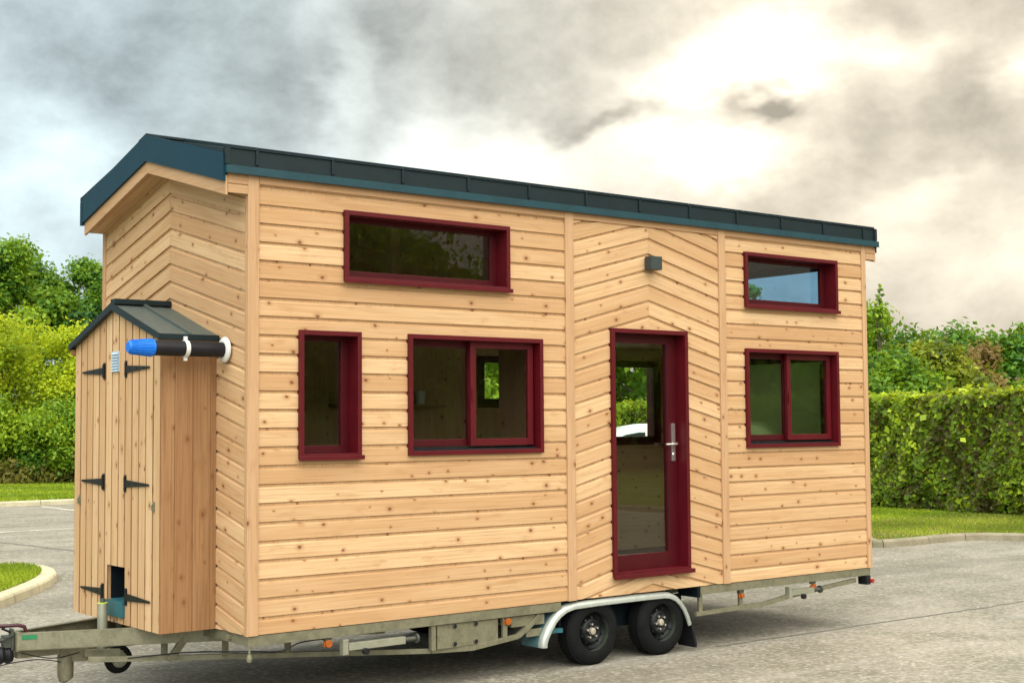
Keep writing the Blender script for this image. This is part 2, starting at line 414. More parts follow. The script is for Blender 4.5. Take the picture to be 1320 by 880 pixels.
# long wall facing the lane
m = MB()
inset = .012
holes = [(a+inset, b-inset, c+inset, d-inset) for a, b, c, d in WIN]
dh = (DOOR[0]+inset, DOOR[1]-inset, DOOR[2]+inset, DOOR[3]-inset)
place_long = lambda a, z, d: (a, .012+d, z)
clad(m, rect_cells(.085, 2.902, 0, 3.2, [h for h in holes if h[0] < 2.9]), 0, -.0094, .1304, place_long, seed=3)
clad(m, rect_cells(4.80, 6.775, 0, 3.2, [h for h in holes if h[0] > 4.8]), 0, -.0094, .1304, place_long, seed=5)
SL = .2533; nnS = math.sqrt(1+SL*SL); PC = .135/nnS
xc = 3.853
clad(m, [q for q in (clip(c, lambda p: xc-p[0]) for c in rect_cells(2.98, xc, 0, 3.2, [dh])) if len(q) > 2], SL, (3.0375-SL*xc)/nnS-20*PC, PC, place_long, seed=8)
clad(m, rect_cells(xc, 4.725, 0, 3.2, [dh]), -SL, (3.0375+SL*xc)/nnS-20*PC, PC, place_long, seed=9)
# structural board behind the cladding
for c in rect_cells(.02, L-.02, 0, 3.22, holes+[dh]):
    m.box(c[0][0], c[1][0], .026, .13, c[0][1], c[2][1], .5, 0)
hb(m, 'side_wall', 'wood', fixn=False)
m = MB()
for c in rect_cells(.13, L-.13, .05, 3.1, holes+[dh]): m.box(c[0][0], c[1][0], .132, .15, c[0][1], c[2][1], .5)
hb(m, 'interior_lining', 'lining')
# wall at the far side
m = MB()
clad(m, rect_cells(.085, L-.085, 0, 3.2, [(a, b, c, d) for a, b, c, d in BACKWIN]), 0, -.0094, .1304, lambda a, z, d: (a, 2.588-d, z), flip=True, seed=13)
for c in rect_cells(.02, L-.02, 0, 3.22, BACKWIN): m.box(c[0][0], c[1][0], 2.45, 2.574, c[0][1], c[2][1], .5)
hb(m, 'rear_wall', 'wood', fixn=False)
# gable ends
def gpoly(y0, y1, z0=0., dz=0.): return [(y0, z0), (y1, z0), (y1, roofz(y1, 3.44, 3.10)+dz), (y0, roofz(y0, 3.44, 3.10)+dz)]
PG = .1355/nnS
ENDWIN = [(.40, 1.80, 2.46, 3.04), (.40, 1.80, 1.20, 2.12)]
def gable(x, sign, seed, name):
    m = MB(); pl_ = lambda a, z, d: (x+sign*(.012+d), a, z)
    if sign < 0:
        def cells_(y0, y1):
            out = []
            ysn_ = sorted({y0, y1, *[q for h in ENDWIN for q in h[:2] if y0 < q < y1]})
            for p, q in zip(ysn_, ysn_[1:]):
                z = 0
                for h in sorted(ENDWIN, key=lambda h: h[2]):
                    if h[0] < q-1e-6 and h[1] > p+1e-6: out.append(rect(p, q, z, h[2])); z = h[3]
                out.append(gpoly(p, q, z))
            return out
        ca, cb = cells_(.042, 1.297), cells_(1.297, 2.56)
    else: ca, cb = [gpoly(.042, 1.297)], [gpoly(1.297, 2.56)]
    clad(m, ca, SL, (3.099-SL*1.297)/nnS-22*PG, PG, pl_, flip=sign > 0, seed=seed)
    clad(m, cb, -SL, (3.099+SL*1.297)/nnS-22*PG, PG, pl_, flip=sign > 0, seed=seed+1)
    a, b = sorted((x+sign*.026, x+sign*.13))
    if sign > 0: m.prism([(.03, 0), (2.57, 0), (2.57, 3.1), (1.3, 3.44), (.03, 3.1)], 0, a, b, .5)
    else:
        for c in cells_(.03, 1.3)+cells_(1.3, 2.57): m.prism(c, 0, a, b, .5)
    hb(m, name, 'wood', fixn=False)
gable(0, 1, 21, 'gable_wall'); gable(L, -1, 31, 'gable_wall')
# corner and joint boards
for x0, x1, y0, y1, z1 in ((0, .088, 0, .03, 3.185), (2.8976, 2.985, -.004, .024, 3.185), (4.7196, 4.803, -.004, .024, 3.185), (L-.064, L, 0, .03, 3.185),
                       (0, .03, .0305, .046, 3.1), (0, .088, 2.57, 2.6, 3.1), (L-.088, L, 2.57, 2.6, 3.1), (0, .03, 2.545, 2.5695, 3.1), (L-.03, L, .0305, .05, 3.1), (L-.03, L, 2.55, 2.5695, 3.1)):
    m = MB(); m.box(x0, x1, y0, y1, -.004, z1, random.uniform(.3, .7)); hb(m, 'corner_board' if x0 < .1 or x1 > 6.5 else 'joint_board', 'trim', bevel=.003)
# floor, ceiling loft inside
m = MB(); m.box(.13, L-.13, .15, 2.45, .03, .08, .5); hb(m, 'floor', 'floorwood')
m = MB(); m.box(.131, 2.9, .151, 2.449, 2.26, 2.36, .6); hb(m, 'loft', 'lining')
m = MB(); m.box(2.93, 3.0, .152, .95, .08, 3.3, .6); hb(m, 'partition', 'lining')
m = MB(); m.box(5.0, 6.7, .152, 2.448, 2.24, 2.32, .7); hb(m, 'loft', 'lining')
m = MB(); m.box(1.98, 2.06, 1.2, 1.28, 2.361, 3.3); hb(m, 'post', 'lining')

# ---- roof
roof = None
m = MB()
th = .07
for s_ in (0, 1):
    y0 = 0. if s_ == 0 else 2.6
    P = [(y0, EZ), (1.3, RZ), (1.3, RZ-th), (y0, EZ-th)]
    m.prism(P, 0, -.185, 6.995, .5)
roof = hb(m, 'roof', 'cap')
xs = [.065+.6117*i for i in range(12)]
for x in xs+[6.98]:
    m = MB()
    for y0 in (-.0, 2.6):
        P = [(y0, EZ+.001), (1.3, RZ+.001), (1.3, RZ+.026), (y0, EZ+.026)]; m.prism(P, 0, x-.009, x+.009, .5)
    hb(m, 'standing_seam', 'cap', roof)
m = MB(); m.prism([(1.16, RZ-.005), (1.3, RZ+.03), (1.44, RZ-.005), (1.44, RZ-.02), (1.16, RZ-.02)], 0, -.188, 7.0); hb(m, 'ridge_cap', 'cap', roof)
# eave edge: folded upper band, seam folds, proud lower flashing
m = MB(); m.box(-.185, 6.998, -.012, .012, 3.236, 3.353, .5); m.box(-.188, 7.0, -.022, .006, 3.3545, 3.362, .5)
for x in xs: m.box(x-.016, x+.006, -.024, -.0125, 3.252, 3.352, .5)
m.box(-.186, -.15, -.0255, -.0125, 3.24, 3.3525, .5); m.box(6.96, 6.9985, -.0255, -.0125, 3.24, 3.3525, .5)
hb(m, 'eave_band', 'cap', roof, bevel=.002)
m = MB(); m.box(-.180, 4.94, -.036, -.004, 3.184, 3.234, .5); m.box(4.943, 7.012, -.0365, -.004, 3.1835, 3.234, .5); m.box(-.180, 7.012, -.04, -.008, 3.178, 3.1832, .5)

MT['eave'] = plain('slate_blue_sheet', (.012, .048, .062), .42, .1, .15, 5, .04, .35)
hb(m, 'eave_flashing', 'eave', roof)
m = MB(); m.box(-.185, 6.998, 2.588, 2.63, 3.17, 3.353, .5); hb(m, 'eave_band', 'cap', roof)
# verge: sheet metal above, wooden board beneath, on both gable ends
def band(x0, x1, rt, et, rb, eb, y0, y1):
    mm = MB(); mm.prism([(y0, et), (1.3, rt), (1.3, rb), (y0, eb)], 0, x0, x1, .4, 0, 1); mm.prism([(1.3, rt), (y1, et), (y1, eb), (1.3, rb)], 0, x0, x1, .5, 0, 1); return mm
for a, b, c, d in ((-.195, -.175, -.174, -.156), (6.999, 7.015, 6.98, 6.998)):
    hb(band(a, b, 3.660, 3.318, 3.458, 3.122, -.002, 2.590), 'verge_flashing', 'verge', roof)
    hb(band(c, d, 3.50, 3.166, 3.368, 3.030, .004, 2.56), 'verge_board', 'trim', roof)
m = MB(); m.box(-.198, -.172, 2.56, 2.60, 3.112, 3.300); hb(m, 'verge_flashing', 'verge', roof)
# soffit and roof body
m = MB()
for k, (x0, x1) in enumerate(((-.155, -.105), (-.104, -.052), (-.051, 0.), (0.001, L-.001), (L, L+.07), (L+.071, 6.979))):
    ya_ = .034 if x0 == .001 else .008; m.prism([(ya_, 3.055+ya_*.26), (1.3, 3.392), (2.58, 3.055), (2.58, 3.28), (1.3, 3.565), (ya_, 3.28+ya_*.2)], 0, x0, x1, None, 0, 1)
m.box(-.153, -.002, 0, .0075, 3.048, 3.108, .3); m.box(-.153, -.002, 0, .0075, 3.113, 3.235, .7)
m.box(L+.002, 6.978, 0, .0075, 3.048, 3.108, .3); m.box(L+.002, 6.978, 0, .0075, 3.113, 3.235, .7)
m.box(.09, L-.07, .0005, .0115, 3.128, 3.235, .95)
hb(m, 'soffit', 'trim', roof)

# ---- windows and door
def ring(mb, x0, x1, z0, z1, y0, y1, w, wb=None, wt=None, wr=None, mi=0):
    wb = w if wb is None else wb; wt = w if wt is None else wt; wr = w if wr is None else wr
    mb.box(x0, x0+w, y0, y1, z0, z1, .5, mi); mb.box(x1-wr, x1, y0, y1, z0, z1, .5, mi)
    mb.box(x0+w, x1-wr, y0+.0008, y1-.0008, z0, z0+wb, .5, mi); mb.box(x0+w, x1-wr, y0+.0008, y1-.0008, z1-wt, z1, .5, mi)
def window(x0, x1, z0, z1, kind, label=None, side=1):
    Y = (lambda y: y) if side > 0 else (lambda y: 2.6-y)
    def yy(a, b): return (a, b) if side > 0 else (2.6-b, 2.6-a)
    c = .034
    m = MB(); ring(m, x0, x1, z0, z1, *yy(-.018, .165), c)
    w = hb(m, 'window', 'red', bevel=.0025)
    if label: w['label'] = label
    gz = .0
    if kind == 'fixed':
        m = MB(); ring(m, x0+c, x1-c, z0+c, z1-c, *yy(.122, .158), .052, .058, .036, .060); hb(m, 'sash', 'red2', w, bevel=.003)
        m = MB(); m.box(x0+c+.046, x1-c-.050, *yy(.138, .144), z0+c+.05, z1-c-.03); hb(m, 'pane', 'glass', w)
        m = MB(); m.box(x0-.012, x1+.014, *yy(-.036, -.0182), z0-.012, z0+.020); hb(m, 'sill', 'red', w, bevel=.003)
    else:
        mid = (x0+x1)/2+.0; zb = z0+c+.030
        for a, b, y in ((x0+c, mid+.03, .100), (mid-.034, x1-c-.022, .048)):
            m = MB(); ring(m, a, b, zb, z1-c, *yy(y, y+.036), .052, .054, .052); s_ = hb(m, 'sash', 'red2' if y > .09 else 'red', w, bevel=.003)
            m = MB(); m.box(a+.047, b-.047, *yy(y+.014, y+.020), zb+.048, z1-c-.047); hb(m, 'pane', 'glass', w)
        m = MB(); m.box(x0+c, x1-c, *yy(.03, .15), z0+c-.001, z0+c+.012); m.box(x0+c, x1-c, *yy(.090, .097), z0+c+.0125, z0+c+.026); hb(m, 'track', 'black', w)
        m = MB(); m.box(mid-.026, mid-.014, *yy(.036, .0475), (z0+z1)/2-.05, (z0+z1)/2+.05); hb(m, 'latch', 'red', w, bevel=.002)
    return w
window(*WIN[0], 'fixed', 'long low upper window'); window(*WIN[1], 'fixed', 'narrow upright window'); window(*WIN[2], 'slide', 'wide sliding window')
window(*WIN[3], 'fixed', 'small low upper window'); window(*WIN[4], 'slide', 'sliding window right of the door')
window(*BACKWIN[0], 'fixed', side=-1); window(*BACKWIN[1], 'fixed', side=-1); window(*BACKWIN[2], 'fixed', side=-1)
for y0, y1, z0, z1 in ENDWIN:
    def ringx(mb, a, b, c, d, xa, xb, w):
        mb.box(xa, xb, a, a+w, c, d, .5); mb.box(xa, xb, b-w, b, c, d, .5); mb.box(xa+.0008, xb-.0008, a+w, b-w, c, c+w, .5); mb.box(xa+.0008, xb-.0008, a+w, b-w, d-w, d, .5)
    m = MB(); ringx(m, y0, y1, z0, z1, L-.165, L+.018, .034); w = hb(m, 'window', 'red', bevel=.0025)
    m = MB(); ringx(m, y0+.034, y1-.034, z0+.034, z1-.034, L-.158, L-.122, .045); hb(m, 'sash', 'red2', w, bevel=.003)
    m = MB(); m.box(L-.144, L-.138, y0+.07, y1-.07, z0+.07, z1-.07); hb(m, 'pane', 'glass_tint' if z0 > 2 else 'glass_obscured', w)
x0, x1, z0, z1 = DOOR
m = MB(); ring(m, x0, x1, z0, z1, -.018, .165, .036, .03)
door = hb(m, 'door_frame', 'red', bevel=.0025)
m = MB(); ring(m, x0+.037, x1-.037, z0+.034, z1-.037, .098, .142, .082, .135, .078, .128); hb(m, 'door_leaf', 'red2', door, bevel=.003)
m = MB(); m.box(x0+.115, x1-.160, .116, .124, z0+.164, z1-.110); hb(m, 'pane', 'glass', door)
m = MB(); m.box(x0-.012, x1+.018, -.05, -.0182, z0-.014, z0+.022); m.box(x0+.036, x1-.036, -.0178, .097, z0+.0302, z0+.036); hb(m, 'threshold', 'red', door, bevel=.003)
m = MB(); m.box(x1-.160, x1-.154, .094, .0975, z0+.17, z1-.115); hb(m, 'gasket', 'black', door)
hx = x1-.095
m = MB(); m.box(hx-.021, hx+.021, .084, .0978, 1.10, 1.43); m.tube([(hx, .09, 1.25), (hx, .045, 1.25)], .012, 10); m.tube([(hx+.008, .048, 1.25), (hx-.05, .045, 1.25), (hx-.125, .05, 1.248)], [.011, .011, .009], 10)
m.tube([(hx, .086, 1.16), (hx, .074, 1.16)], .013, 10)
hb(m, 'door_handle', 'chrome', door, bevel=.002)
# lamp above the door
m = MB(); m.box(3.797, 3.925, -.085, .0, 2.752, 2.868); lamp = hb(m, 'wall_lamp', 'lampbody', bevel=.004)
m = MB(); m.box(3.82, 3.90, 0, .011, 2.77, 2.85); hb(m, 'bracket', 'black', lamp)

# ---- storage locker on the drawbar
bx = -.41
m = MB(); HL = (1.107, 1.437, .052, .413)
yn, yf = .497, 2.103
lines0 = .517-.1229
topz = lambda y: 2.325-.325*abs(y-1.3)
cells = []
ys = [yn, HL[0], 1.3, HL[1], yf]
for a, b in zip(ys, ys[1:]):
    full = [(a, 0), (b, 0), (b, topz(b)), (a, topz(a))]
    if HL[0]-1e-6 <= a and b <= HL[1]+1e-6:
        cells += [rect(a, b, 0, HL[2]), [(a, HL[3]), (b, HL[3]), (b, topz(b)), (a, topz(a))]]
    else: cells.append(full)
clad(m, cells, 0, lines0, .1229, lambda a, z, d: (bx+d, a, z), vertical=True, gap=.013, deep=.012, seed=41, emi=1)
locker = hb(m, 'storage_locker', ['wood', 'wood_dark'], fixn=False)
m = MB()
clad(m, [rect(bx, 0.012, 0, 2.07)], 0, bx-.03, .137, lambda a, z, d: (a, yn+d, z), vertical=True, gap=.004, deep=.005, seed=43)
m.box(bx+.012, .0, yn+.012, yn+.03, 0.002, 2.06, .5, 0, 2)
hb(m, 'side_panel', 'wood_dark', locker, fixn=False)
m = MB()
clad(m, [rect(bx, 0.012, 0, 2.07)], 0, bx-.03, .137, lambda a, z, d: (a, yf-d, z), vertical=True, gap=.004, deep=.005, seed=44, flip=True)
m.box(bx+.012, 0, yf-.03, yf-.012, 0.002, 2.06, .5, 0, 2)
hb(m, 'side_panel', 'wood', locker, fixn=False)
m = MB()   # boards behind the front and the inside of the hatch
for c in [(yn+.031, HL[0]-.0), (HL[1], yf-.031)]: m.box(bx+.0105, bx+.03, c[0], c[1], .003, 2.05, .5, 0, 2)
m.box(bx+.0105, bx+.03, HL[0], HL[1], HL[3], 2.2, .5, 0, 2); m.box(bx+.0105, bx+.03, HL[0], HL[1], .003, HL[2], .5, 0, 2)
hb(m, 'backing', 'trim', locker)
m = MB(); a = .003
m.box(bx+.24, bx+.25, HL[0], HL[1], .06, HL[3]); m.box(bx+.031, bx+.24, HL[0]-.011, HL[0]-.001, .06, HL[3]); m.box(bx+.031, bx+.24, HL[1]+.001, HL[1]+.011, .06, HL[3]); m.box(bx+.031, bx+.25, HL[0], HL[1], HL[3]+.001, HL[3]+.011)
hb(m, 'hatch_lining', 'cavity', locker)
m = MB(); m.box(bx-.028, bx+.22, HL[0]-.008, HL[1]+.0, HL[2], .162)
hb(m, 'hatch_chute', 'teal', locker, bevel=.003)
for y_c, z_c, sg in [(y, z, s) for z in (1.86, 1.024, .205) for y, s in ((1.515, 1), (1.107, -1))]:
    if z_c < .3: y_c += .0 if sg > 0 else -.03
    m = MB(); m.box(bx-.007, bx-.0005, y_c-.018, y_c+.018, z_c-.062, z_c+.062)
    e = y_c+sg*.42; e = min(e, 1.93) if sg > 0 else max(e, .655)
    P = [(y_c, z_c-.028), (e, z_c-.008), (e+sg*.012, z_c), (e, z_c+.008), (y_c, z_c+.028)]
    m.prism(P, 0, bx-.011, bx-.0075)
    m.tube([(bx-.011, y_c+sg*.004, z_c-.05), (bx-.011, y_c+sg*.004, z_c+.05)], .008, 8)
    for q in (.08, .2, .33): m.tube([(bx-.0115, y_c+sg*q, z_c), (bx-.0145, y_c+sg*q, z_c)], .006, 6)
    hb(m, 'hinge', 'iron', locker)
m = MB()
m.box(bx-.006, bx-.0005, 1.232, 1.370, 1.846, 2.000)
for i in range(7): m.prism([(bx-.018, 1.850+i*.021), (bx-.0065, 1.866+i*.021), (bx-.0065, 1.860+i*.021), (bx-.016, 1.848+i*.021)], 1, 1.240, 1.362)
hb(m, 'vent_grille', 'vent', locker)
for y in (.612, 1.99):
    m = MB(); m.box(bx-.006, bx-.0005, y-.018, y+.018, .84, .91); m.tube([(bx-.007, y, .90), (bx-.02, y, .885), (bx-.016, y, .85)], .005, 6); hb(m, 'hasp', 'galv', locker)
# locker roof
m = MB()
for s_ in (-1, 1):
    ye = 1.3+s_*.838; ztop = lambda y: 2.352-.322*abs(y-1.3)
    m.prism([(1.3, ztop(1.3)), (ye, ztop(ye)), (ye, ztop(ye)-.022), (1.3, ztop(1.3)-.022)], 0, -.445, .01, .5)
    m.prism([(1.3, ztop(1.3)+.022), (ye+s_*-.01, ztop(ye)+.022), (ye-s_*.01, ztop(ye)+.002), (1.3, ztop(1.3)+.002)], 0, -.215, -.195, .5)

MT['caproof'] = plain('bitumen_sheet', (.065, .082, .072), .5, 0, .2, 30, .25)
lr = hb(m, 'locker_roof', 'caproof', locker)
m = MB()
for s_ in (-1, 1):
    ye = 1.3+s_*.842
    m.prism([(1.3, 2.362), (ye, 2.362-.322*.842), (ye, 2.315-.322*.842), (1.3, 2.308)], 0, -.456, -.4452, .5)
m.box(-.456, .008, .452, .4615, 2.046, 2.088); m.box(-.456, .008, 2.139, 2.149, 2.046, 2.088)
m.box(-.44, .008, 1.255, 1.345, 2.353, 2.392)
hb(m, 'roof_edge', 'cap', locker, bevel=.002)
for a_, b_ in ((.463, .492), (2.108, 2.137)):
    m = MB(); m.box(-.44, .0, a_, b_, 2.006, 2.050, .8); hb(m, 'eave_strip', 'wood_dark', locker)

# ---- black pipe along the locker
TY, TZ = .335, 1.978
m = MB(); m.tube([(.010, TY, TZ), (-.552, TY, TZ)], .054, 28); pipe = hb(m, 'side_pipe', 'black', smooth=True)
m = MB(); n = 26
prof = [(-.548, .060), (-.575, .060), (-.60, .057), (-.66, .050), (-.715, .044), (-.728, .036)]
pts = [(x, TY, TZ) for x, _ in prof]; m.tube(pts, [r for _, r in prof], 26)
for j in range(20):
    a = 2*PI*j/20; r0, r1 = .0605, .046
    m.bar((-.56, TY+math.cos(a)*r0, TZ+math.sin(a)*r0), (-.712, TY+math.cos(a)*r1, TZ+math.sin(a)*r1), .005, .006)
hb(m, 'blue_cap', 'blue', pipe)
m = MB(); m.tube([(-.004, TY, TZ), (-.016, TY, TZ), (-.026, TY, TZ)], [.092, .090, .074], 32); hb(m, 'wall_flange', 'white', pipe, smooth=True)
m = MB(); m.tube([(-.322, TY, TZ), (-.292, TY, TZ)], .060, 28); m.box(-.320, -.294, TY-.008, TY+.008, TZ+.055, TZ+.085); m.box(-.320, -.294, TY-.008, TY+.008, TZ-.085, TZ-.055)
m.box(-.318, -.296, TY+.058, yn-.001, TZ-.02, TZ+.0)
hb(m, 'pipe_clamp', 'white', pipe, bevel=.002)

# ---- chassis
m = MB()
m.box(.02, 2.83, .018, .068, -.076, -.006); m.box(4.44, L-.01, .018, .068, -.076, -.006)
m.box(.02, L-.01, 2.53, 2.58, -.076, -.006)
m.box(2.83, 4.44, .27, .32, -.076, -.006); m.box(2.83, 4.44, 2.28, 2.33, -.076, -.006)
for x in (.03, .9, 1.7, 2.78, 3.55, 4.44, 5.3, 6.1, 6.77): m.box(x, x+.05, .07, 2.53, -.0755, -.0065)
# lower chord and posts of the side truss
def mir(p): return (p[0], 2.6-p[1], p[2])
segs = [((-.70, 1.055, -.210), (.05, .80, -.242)), ((.05, .80, -.242), (.95, .40, -.262)), ((.95, .40, -.262), (1.60, .10, -.276)), ((1.60, .10, -.276), (1.95, .05, -.285)), ((1.95, .05, -.285), (2.40, .05, -.240)), ((2.40, .05, -.240), (2.52, .05, -.17)), ((2.52, .05, -.17), (2.62, .05, -.09)),
        ((4.40, .05, -.245), (5.30, .05, -.232)), ((5.30, .05, -.232), (5.68, .05, -.185)), ((5.68, .05, -.185), (6.62, .05, -.115))]
for a, b in segs:
    m.bar(a, b, .035, .038); m.bar(mir(a), mir(b), .035, .038)
for x, y, zl in ((-.20, .885, -.23), (.20, .72, -.24), (.62, .545, -.25), (2.27, .05, -.24), (4.98, .05, -.235), (4.46, .05, -.24)):
    m.box(x-.022, x+.022, y-.012, y+.012, zl, -.07); m.box(x-.022, x+.022, 2.6-y-.012, 2.6-y+.012, zl, -.07)
m.bar((-.03, .80, -.03), (-.20, .80, -.24), .035, .05); m.bar((.02, .3, -.05), (.02, .3, -.02), .04, .04)
chassis = hb(m, 'chassis', 'galv', bevel=.002)
m = MB()
for s_ in (1, -1):
    f = (lambda p: p) if s_ > 0 else mir
    P = [f((-1.150, 1.215, 0)), f((-.43, .93, 0)), f((1.25, .20, 0))]
    for a, b in zip(P, P[1:]):
        a = Vector(a); b = Vector(b); d = (b-a).normalized(); nrm = Vector((-d.y, d.x, 0))*(.5 if s_ > 0 else -.5)
        for z_, h_ in ((-.006, .006), (-.119, .006)):
            m.bar(a+nrm*.05+Vector((0, 0, z_)), b+nrm*.05+Vector((0, 0, z_)), .05, h_)
        m.bar(a+Vector((0, 0, -.063)), b+Vector((0, 0, -.063)), .006, .107)
m.box(-1.155, -1.12, 1.215, 1.385, -.128, .004)
hb(m, 'drawbar', 'galv', chassis)
m = MB(); m.bar((-1.124, 1.199, -.030), (-1.03, 1.162, -.030), .003, .032)
o = hb(m, 'drawbar_plate', 'greenplate', chassis)
MT['lever'] = plain('lever_plastic', (.05, .008, .018), .4, 0, .2, 20, .03)
# coupling, bellows, overrun brake
m = MB(); m.tube([(-1.16, 1.3, -.155), (-1.19, 1.3, -.155), (-1.215, 1.3, -.155), (-1.24, 1.3, -.155), (-1.265, 1.3, -.155), (-1.29, 1.3, -.155), (-1.315, 1.3, -.155), (-1.34, 1.3, -.155)], [.052, .066, .050, .064, .048, .062, .046, .06], 20)
m.tube([(-1.17, 1.27, .0), (-1.24, 1.27, .035), (-1.22, 1.27, .04)], .008, 8)
hb(m, 'bellows', 'black', chassis, smooth=True)
m = MB(); m.box(-1.22, -1.157, 1.25, 1.35, -.10, -.02); m.tube([(-1.34, 1.3, -.155), (-1.5, 1.3, -.155)], .025, 14); m.tube([(-1.5, 1.3, -.155), (-1.54, 1.3, -.15), (-1.6, 1.3, -.15)], [.04, .055, .05], 14); m.tube([(-1.54, 1.3, -.11), (-1.56, 1.3, -.05), (-1.42, 1.3, -.04)], .012, 8)
m.tube([(-1.165, 1.3, -.05), (-1.33, 1.3, -.05)], .018, 10)
m.box(-1.18, -1.165, 1.24, 1.3, -.12, .03)
hb(m, 'coupling_head', 'steel', chassis, bevel=.003)
m = MB(); m.tube([(-1.07, 1.26, -.01), (-1.085, 1.26, .035), (-1.13, 1.26, .05), (-1.20, 1.28, .05), (-1.28, 1.29, .052)], [.013, .014, .014, .013, .015], 12); hb(m, 'brake_lever', 'lever', chassis, smooth=True)
m = MB(); m.box(-1.13, -.80, 1.26, 1.34, -.185, -.128); m.box(-.82, -.60, 1.235, 1.33, -.21, -.126)
m.prism([(-.80, -.21), (-.36, -.205), (-.36, -.245), (-.66, -.25), (-.8, -.24)], 1, 1.24, 1.29)
m.bar((-.66, 1.22, -.19), (-.42, 1.16, -.20), .04, .05)
hb(m, 'brake_gear', 'galv', chassis, bevel=.003)
m = MB(); m.tube([(-.775, 1.29, -.20), (-.775, 1.29, -.345), (-.77, 1.29, -.372), (-.765, 1.29, -.382)], [.058, .056, .05, .03], 22); m.box(-.80, -.72, 1.28, 1.30, -.21, -.19); hb(m, 'canister', 'galv', chassis, smooth=True)
m = MB(); m.tube([(-.515, 1.26, -.20), (-.515, 1.26, .148)], .036, 22); jk = hb(m, 'jack_tube', 'galv_light', chassis, smooth=True)
m = MB(); m.tube([(-.515, 1.26, .149), (-.515, 1.26, .158)], .038, 22); hb(m, 'collar', 'lime', jk)
m = MB(); m.tube([(-.515, 1.26, .158), (-.515, 1.26, .185)], .018, 12); m.tube([(-.515, 1.26, .178), (-.455, 1.24, .178)], .007, 8); hb(m, 'crank', 'steel', jk)
m = MB(); m.box(-.56, -.47, 1.215, 1.305, -.13, -.09); hb(m, 'jack_clamp', 'steel', jk)
jw = None
m = MB(); m.lathe([(.060, -.03), (.085, -.03), (.100, -.022), (.106, 0), (.100, .022), (.085, .03), (.060, .03), (.060, -.03)], 30); m.v = [(x-.375, y+1.3, z-.272) for x, y, z in m.v]; jw = hb(m, 'jockey_wheel', 'rubber', chassis, smooth=True)
m = MB(); m.lathe([(.005, -.025), (.02, -.025), (.022, -.012), (.055, -.012), (.0605, -.028), (.0605, .028), (.055, .012), (.005, .012)], 24)
for j in range(5):
    a = 2*PI*j/5; m.bar((.02*math.cos(a), -.016, .02*math.sin(a)), (.056*math.cos(a), -.016, .056*math.sin(a)), .012, .014)
m.v = [(x-.375, y+1.3, z-.272) for x, y, z in m.v]; hb(m, 'wheel_rim', 'galv_light', jw)
m = MB(); m.bar((-.50, 1.27, -.2), (-.375, 1.255, -.272), .03, .02); hb(m, 'fork', 'galv', jw)
def cable(pts, r, mat='black', name='cable'):
    mm = MB(); P = [Vector(p) for p in pts]; out = []
    for i in range(len(P)-1):
        p0, p1, p2, p3 = P[max(i-1, 0)], P[i], P[i+1], P[min(i+2, len(P)-1)]
        for k in range(6):
            t = k/6; out.append(.5*((2*p1)+(-p0+p2)*t+(2*p0-5*p1+4*p2-p3)*t*t+(-p0+3*p1-3*p2+p3)*t**3))
    out.append(P[-1]); mm.tube(out, r, 6); return hb(mm, name, mat, chassis)
cable([(-1.5, 1.2, -.27), (-1.25, 1.22, -.21), (-1.0, 1.23, -.20), (-.83, 1.24, -.235)], .004)
cable([(-1.12, 1.22, -.14), (-.9, 1.22, -.20), (-.7, 1.22, -.18)], .004)
cable([(-1.17, 1.24, -.02), (-1.25, 1.22, -.06), (-1.22, 1.22, -.16)], .004)
cable([(-.1, .50, -.15), (.12, .10, -.125), (.3, .06, -.135), (.45, .05, -.09), (.7, .05, -.083)], .005)
cable([(-.45, .95, -.215), (-.1, .7, -.18), (.1, .3, -.15)], .005)
# side marker lamps, hanging bolt
for x, z, mt in ((.66, -.118, 'amber'), (2.29, -.112, 'amber'), (4.98, -.128, 'amber'), (5.98, -.12, 'amber')):
    m = MB(); m.box(x-.03, x+.03, .030, .060, z+.022, -.0765); brk = hb(m, 'lamp_bracket', 'steel', chassis)
    m = MB(); m.tube([(x, .05, z), (x, .015, z)], .028 if x < 3 else .022, 16); m.box(x-.036, x+.036, .028, .046, z-.022, z+.012); hb(m, 'marker_lamp', mt, chassis, bevel=.003)
m = MB(); m.tube([(.035, .03, -.078), (.035, .03, -.15)], .009, 8); m.tube([(.035, .03, -.13), (.035, .03, -.155), (.035, .03, -.18)], [.014, .022, .016], 12); hb(m, 'anchor_bolt', 'galv', chassis, smooth=True)
# corner steadies (wind-down jacks)
def steady(x, z, sgn, ln):
    m = MB(); m.box(x-.022, x+.022, .0, .055, z-.055, z+.055); m.box(x+sgn*.03 if sgn > 0 else x-ln, x+ln if sgn > 0 else x-.03, .006, .055, z-.028, z+.026)
    st = hb(m, 'corner_steady', 'galv_light', chassis, bevel=.003)
    e = x+sgn*ln
    m = MB(); m.tube([(e, .03, z), (e+sgn*.10, .03, z)], .018, 12); m.tube([(e+sgn*.10, .03, z), (e+sgn*.118, .03, z)], .036, 18); hb(m, 'foot', 'steel', st)
    m = MB(); m.tube([(x+sgn*.16, .002, z-.042), (x+sgn*.16, -.03, z-.042)], .024, 14); hb(m, 'knob', 'black', st)
steady(.79, -.155, 1, .52); steady(5.62, -.155, 1, .34)
m = MB(); m.box(1.62, 2.20, .040, .060, -.262, -.082)
for x, z in ((1.78, -.10), (1.98, -.10), (1.78, -.235), (1.98, -.235)): m.tube([(x, .039, z), (x, .030, z)], .02, 10, mi=1)
m.box(1.56, 1.60, .03, .07, -.265, -.08)
hb(m, 'tank_panel', ['galv', 'black'], chassis, bevel=.002)
m = MB(); m.box(2.34, 2.68, .05, .20, -.168, -.085); m.box(2.50, 2.80, .06, .075, -.26, -.20); hb(m, 'battery_box', 'galv', chassis, bevel=.003)
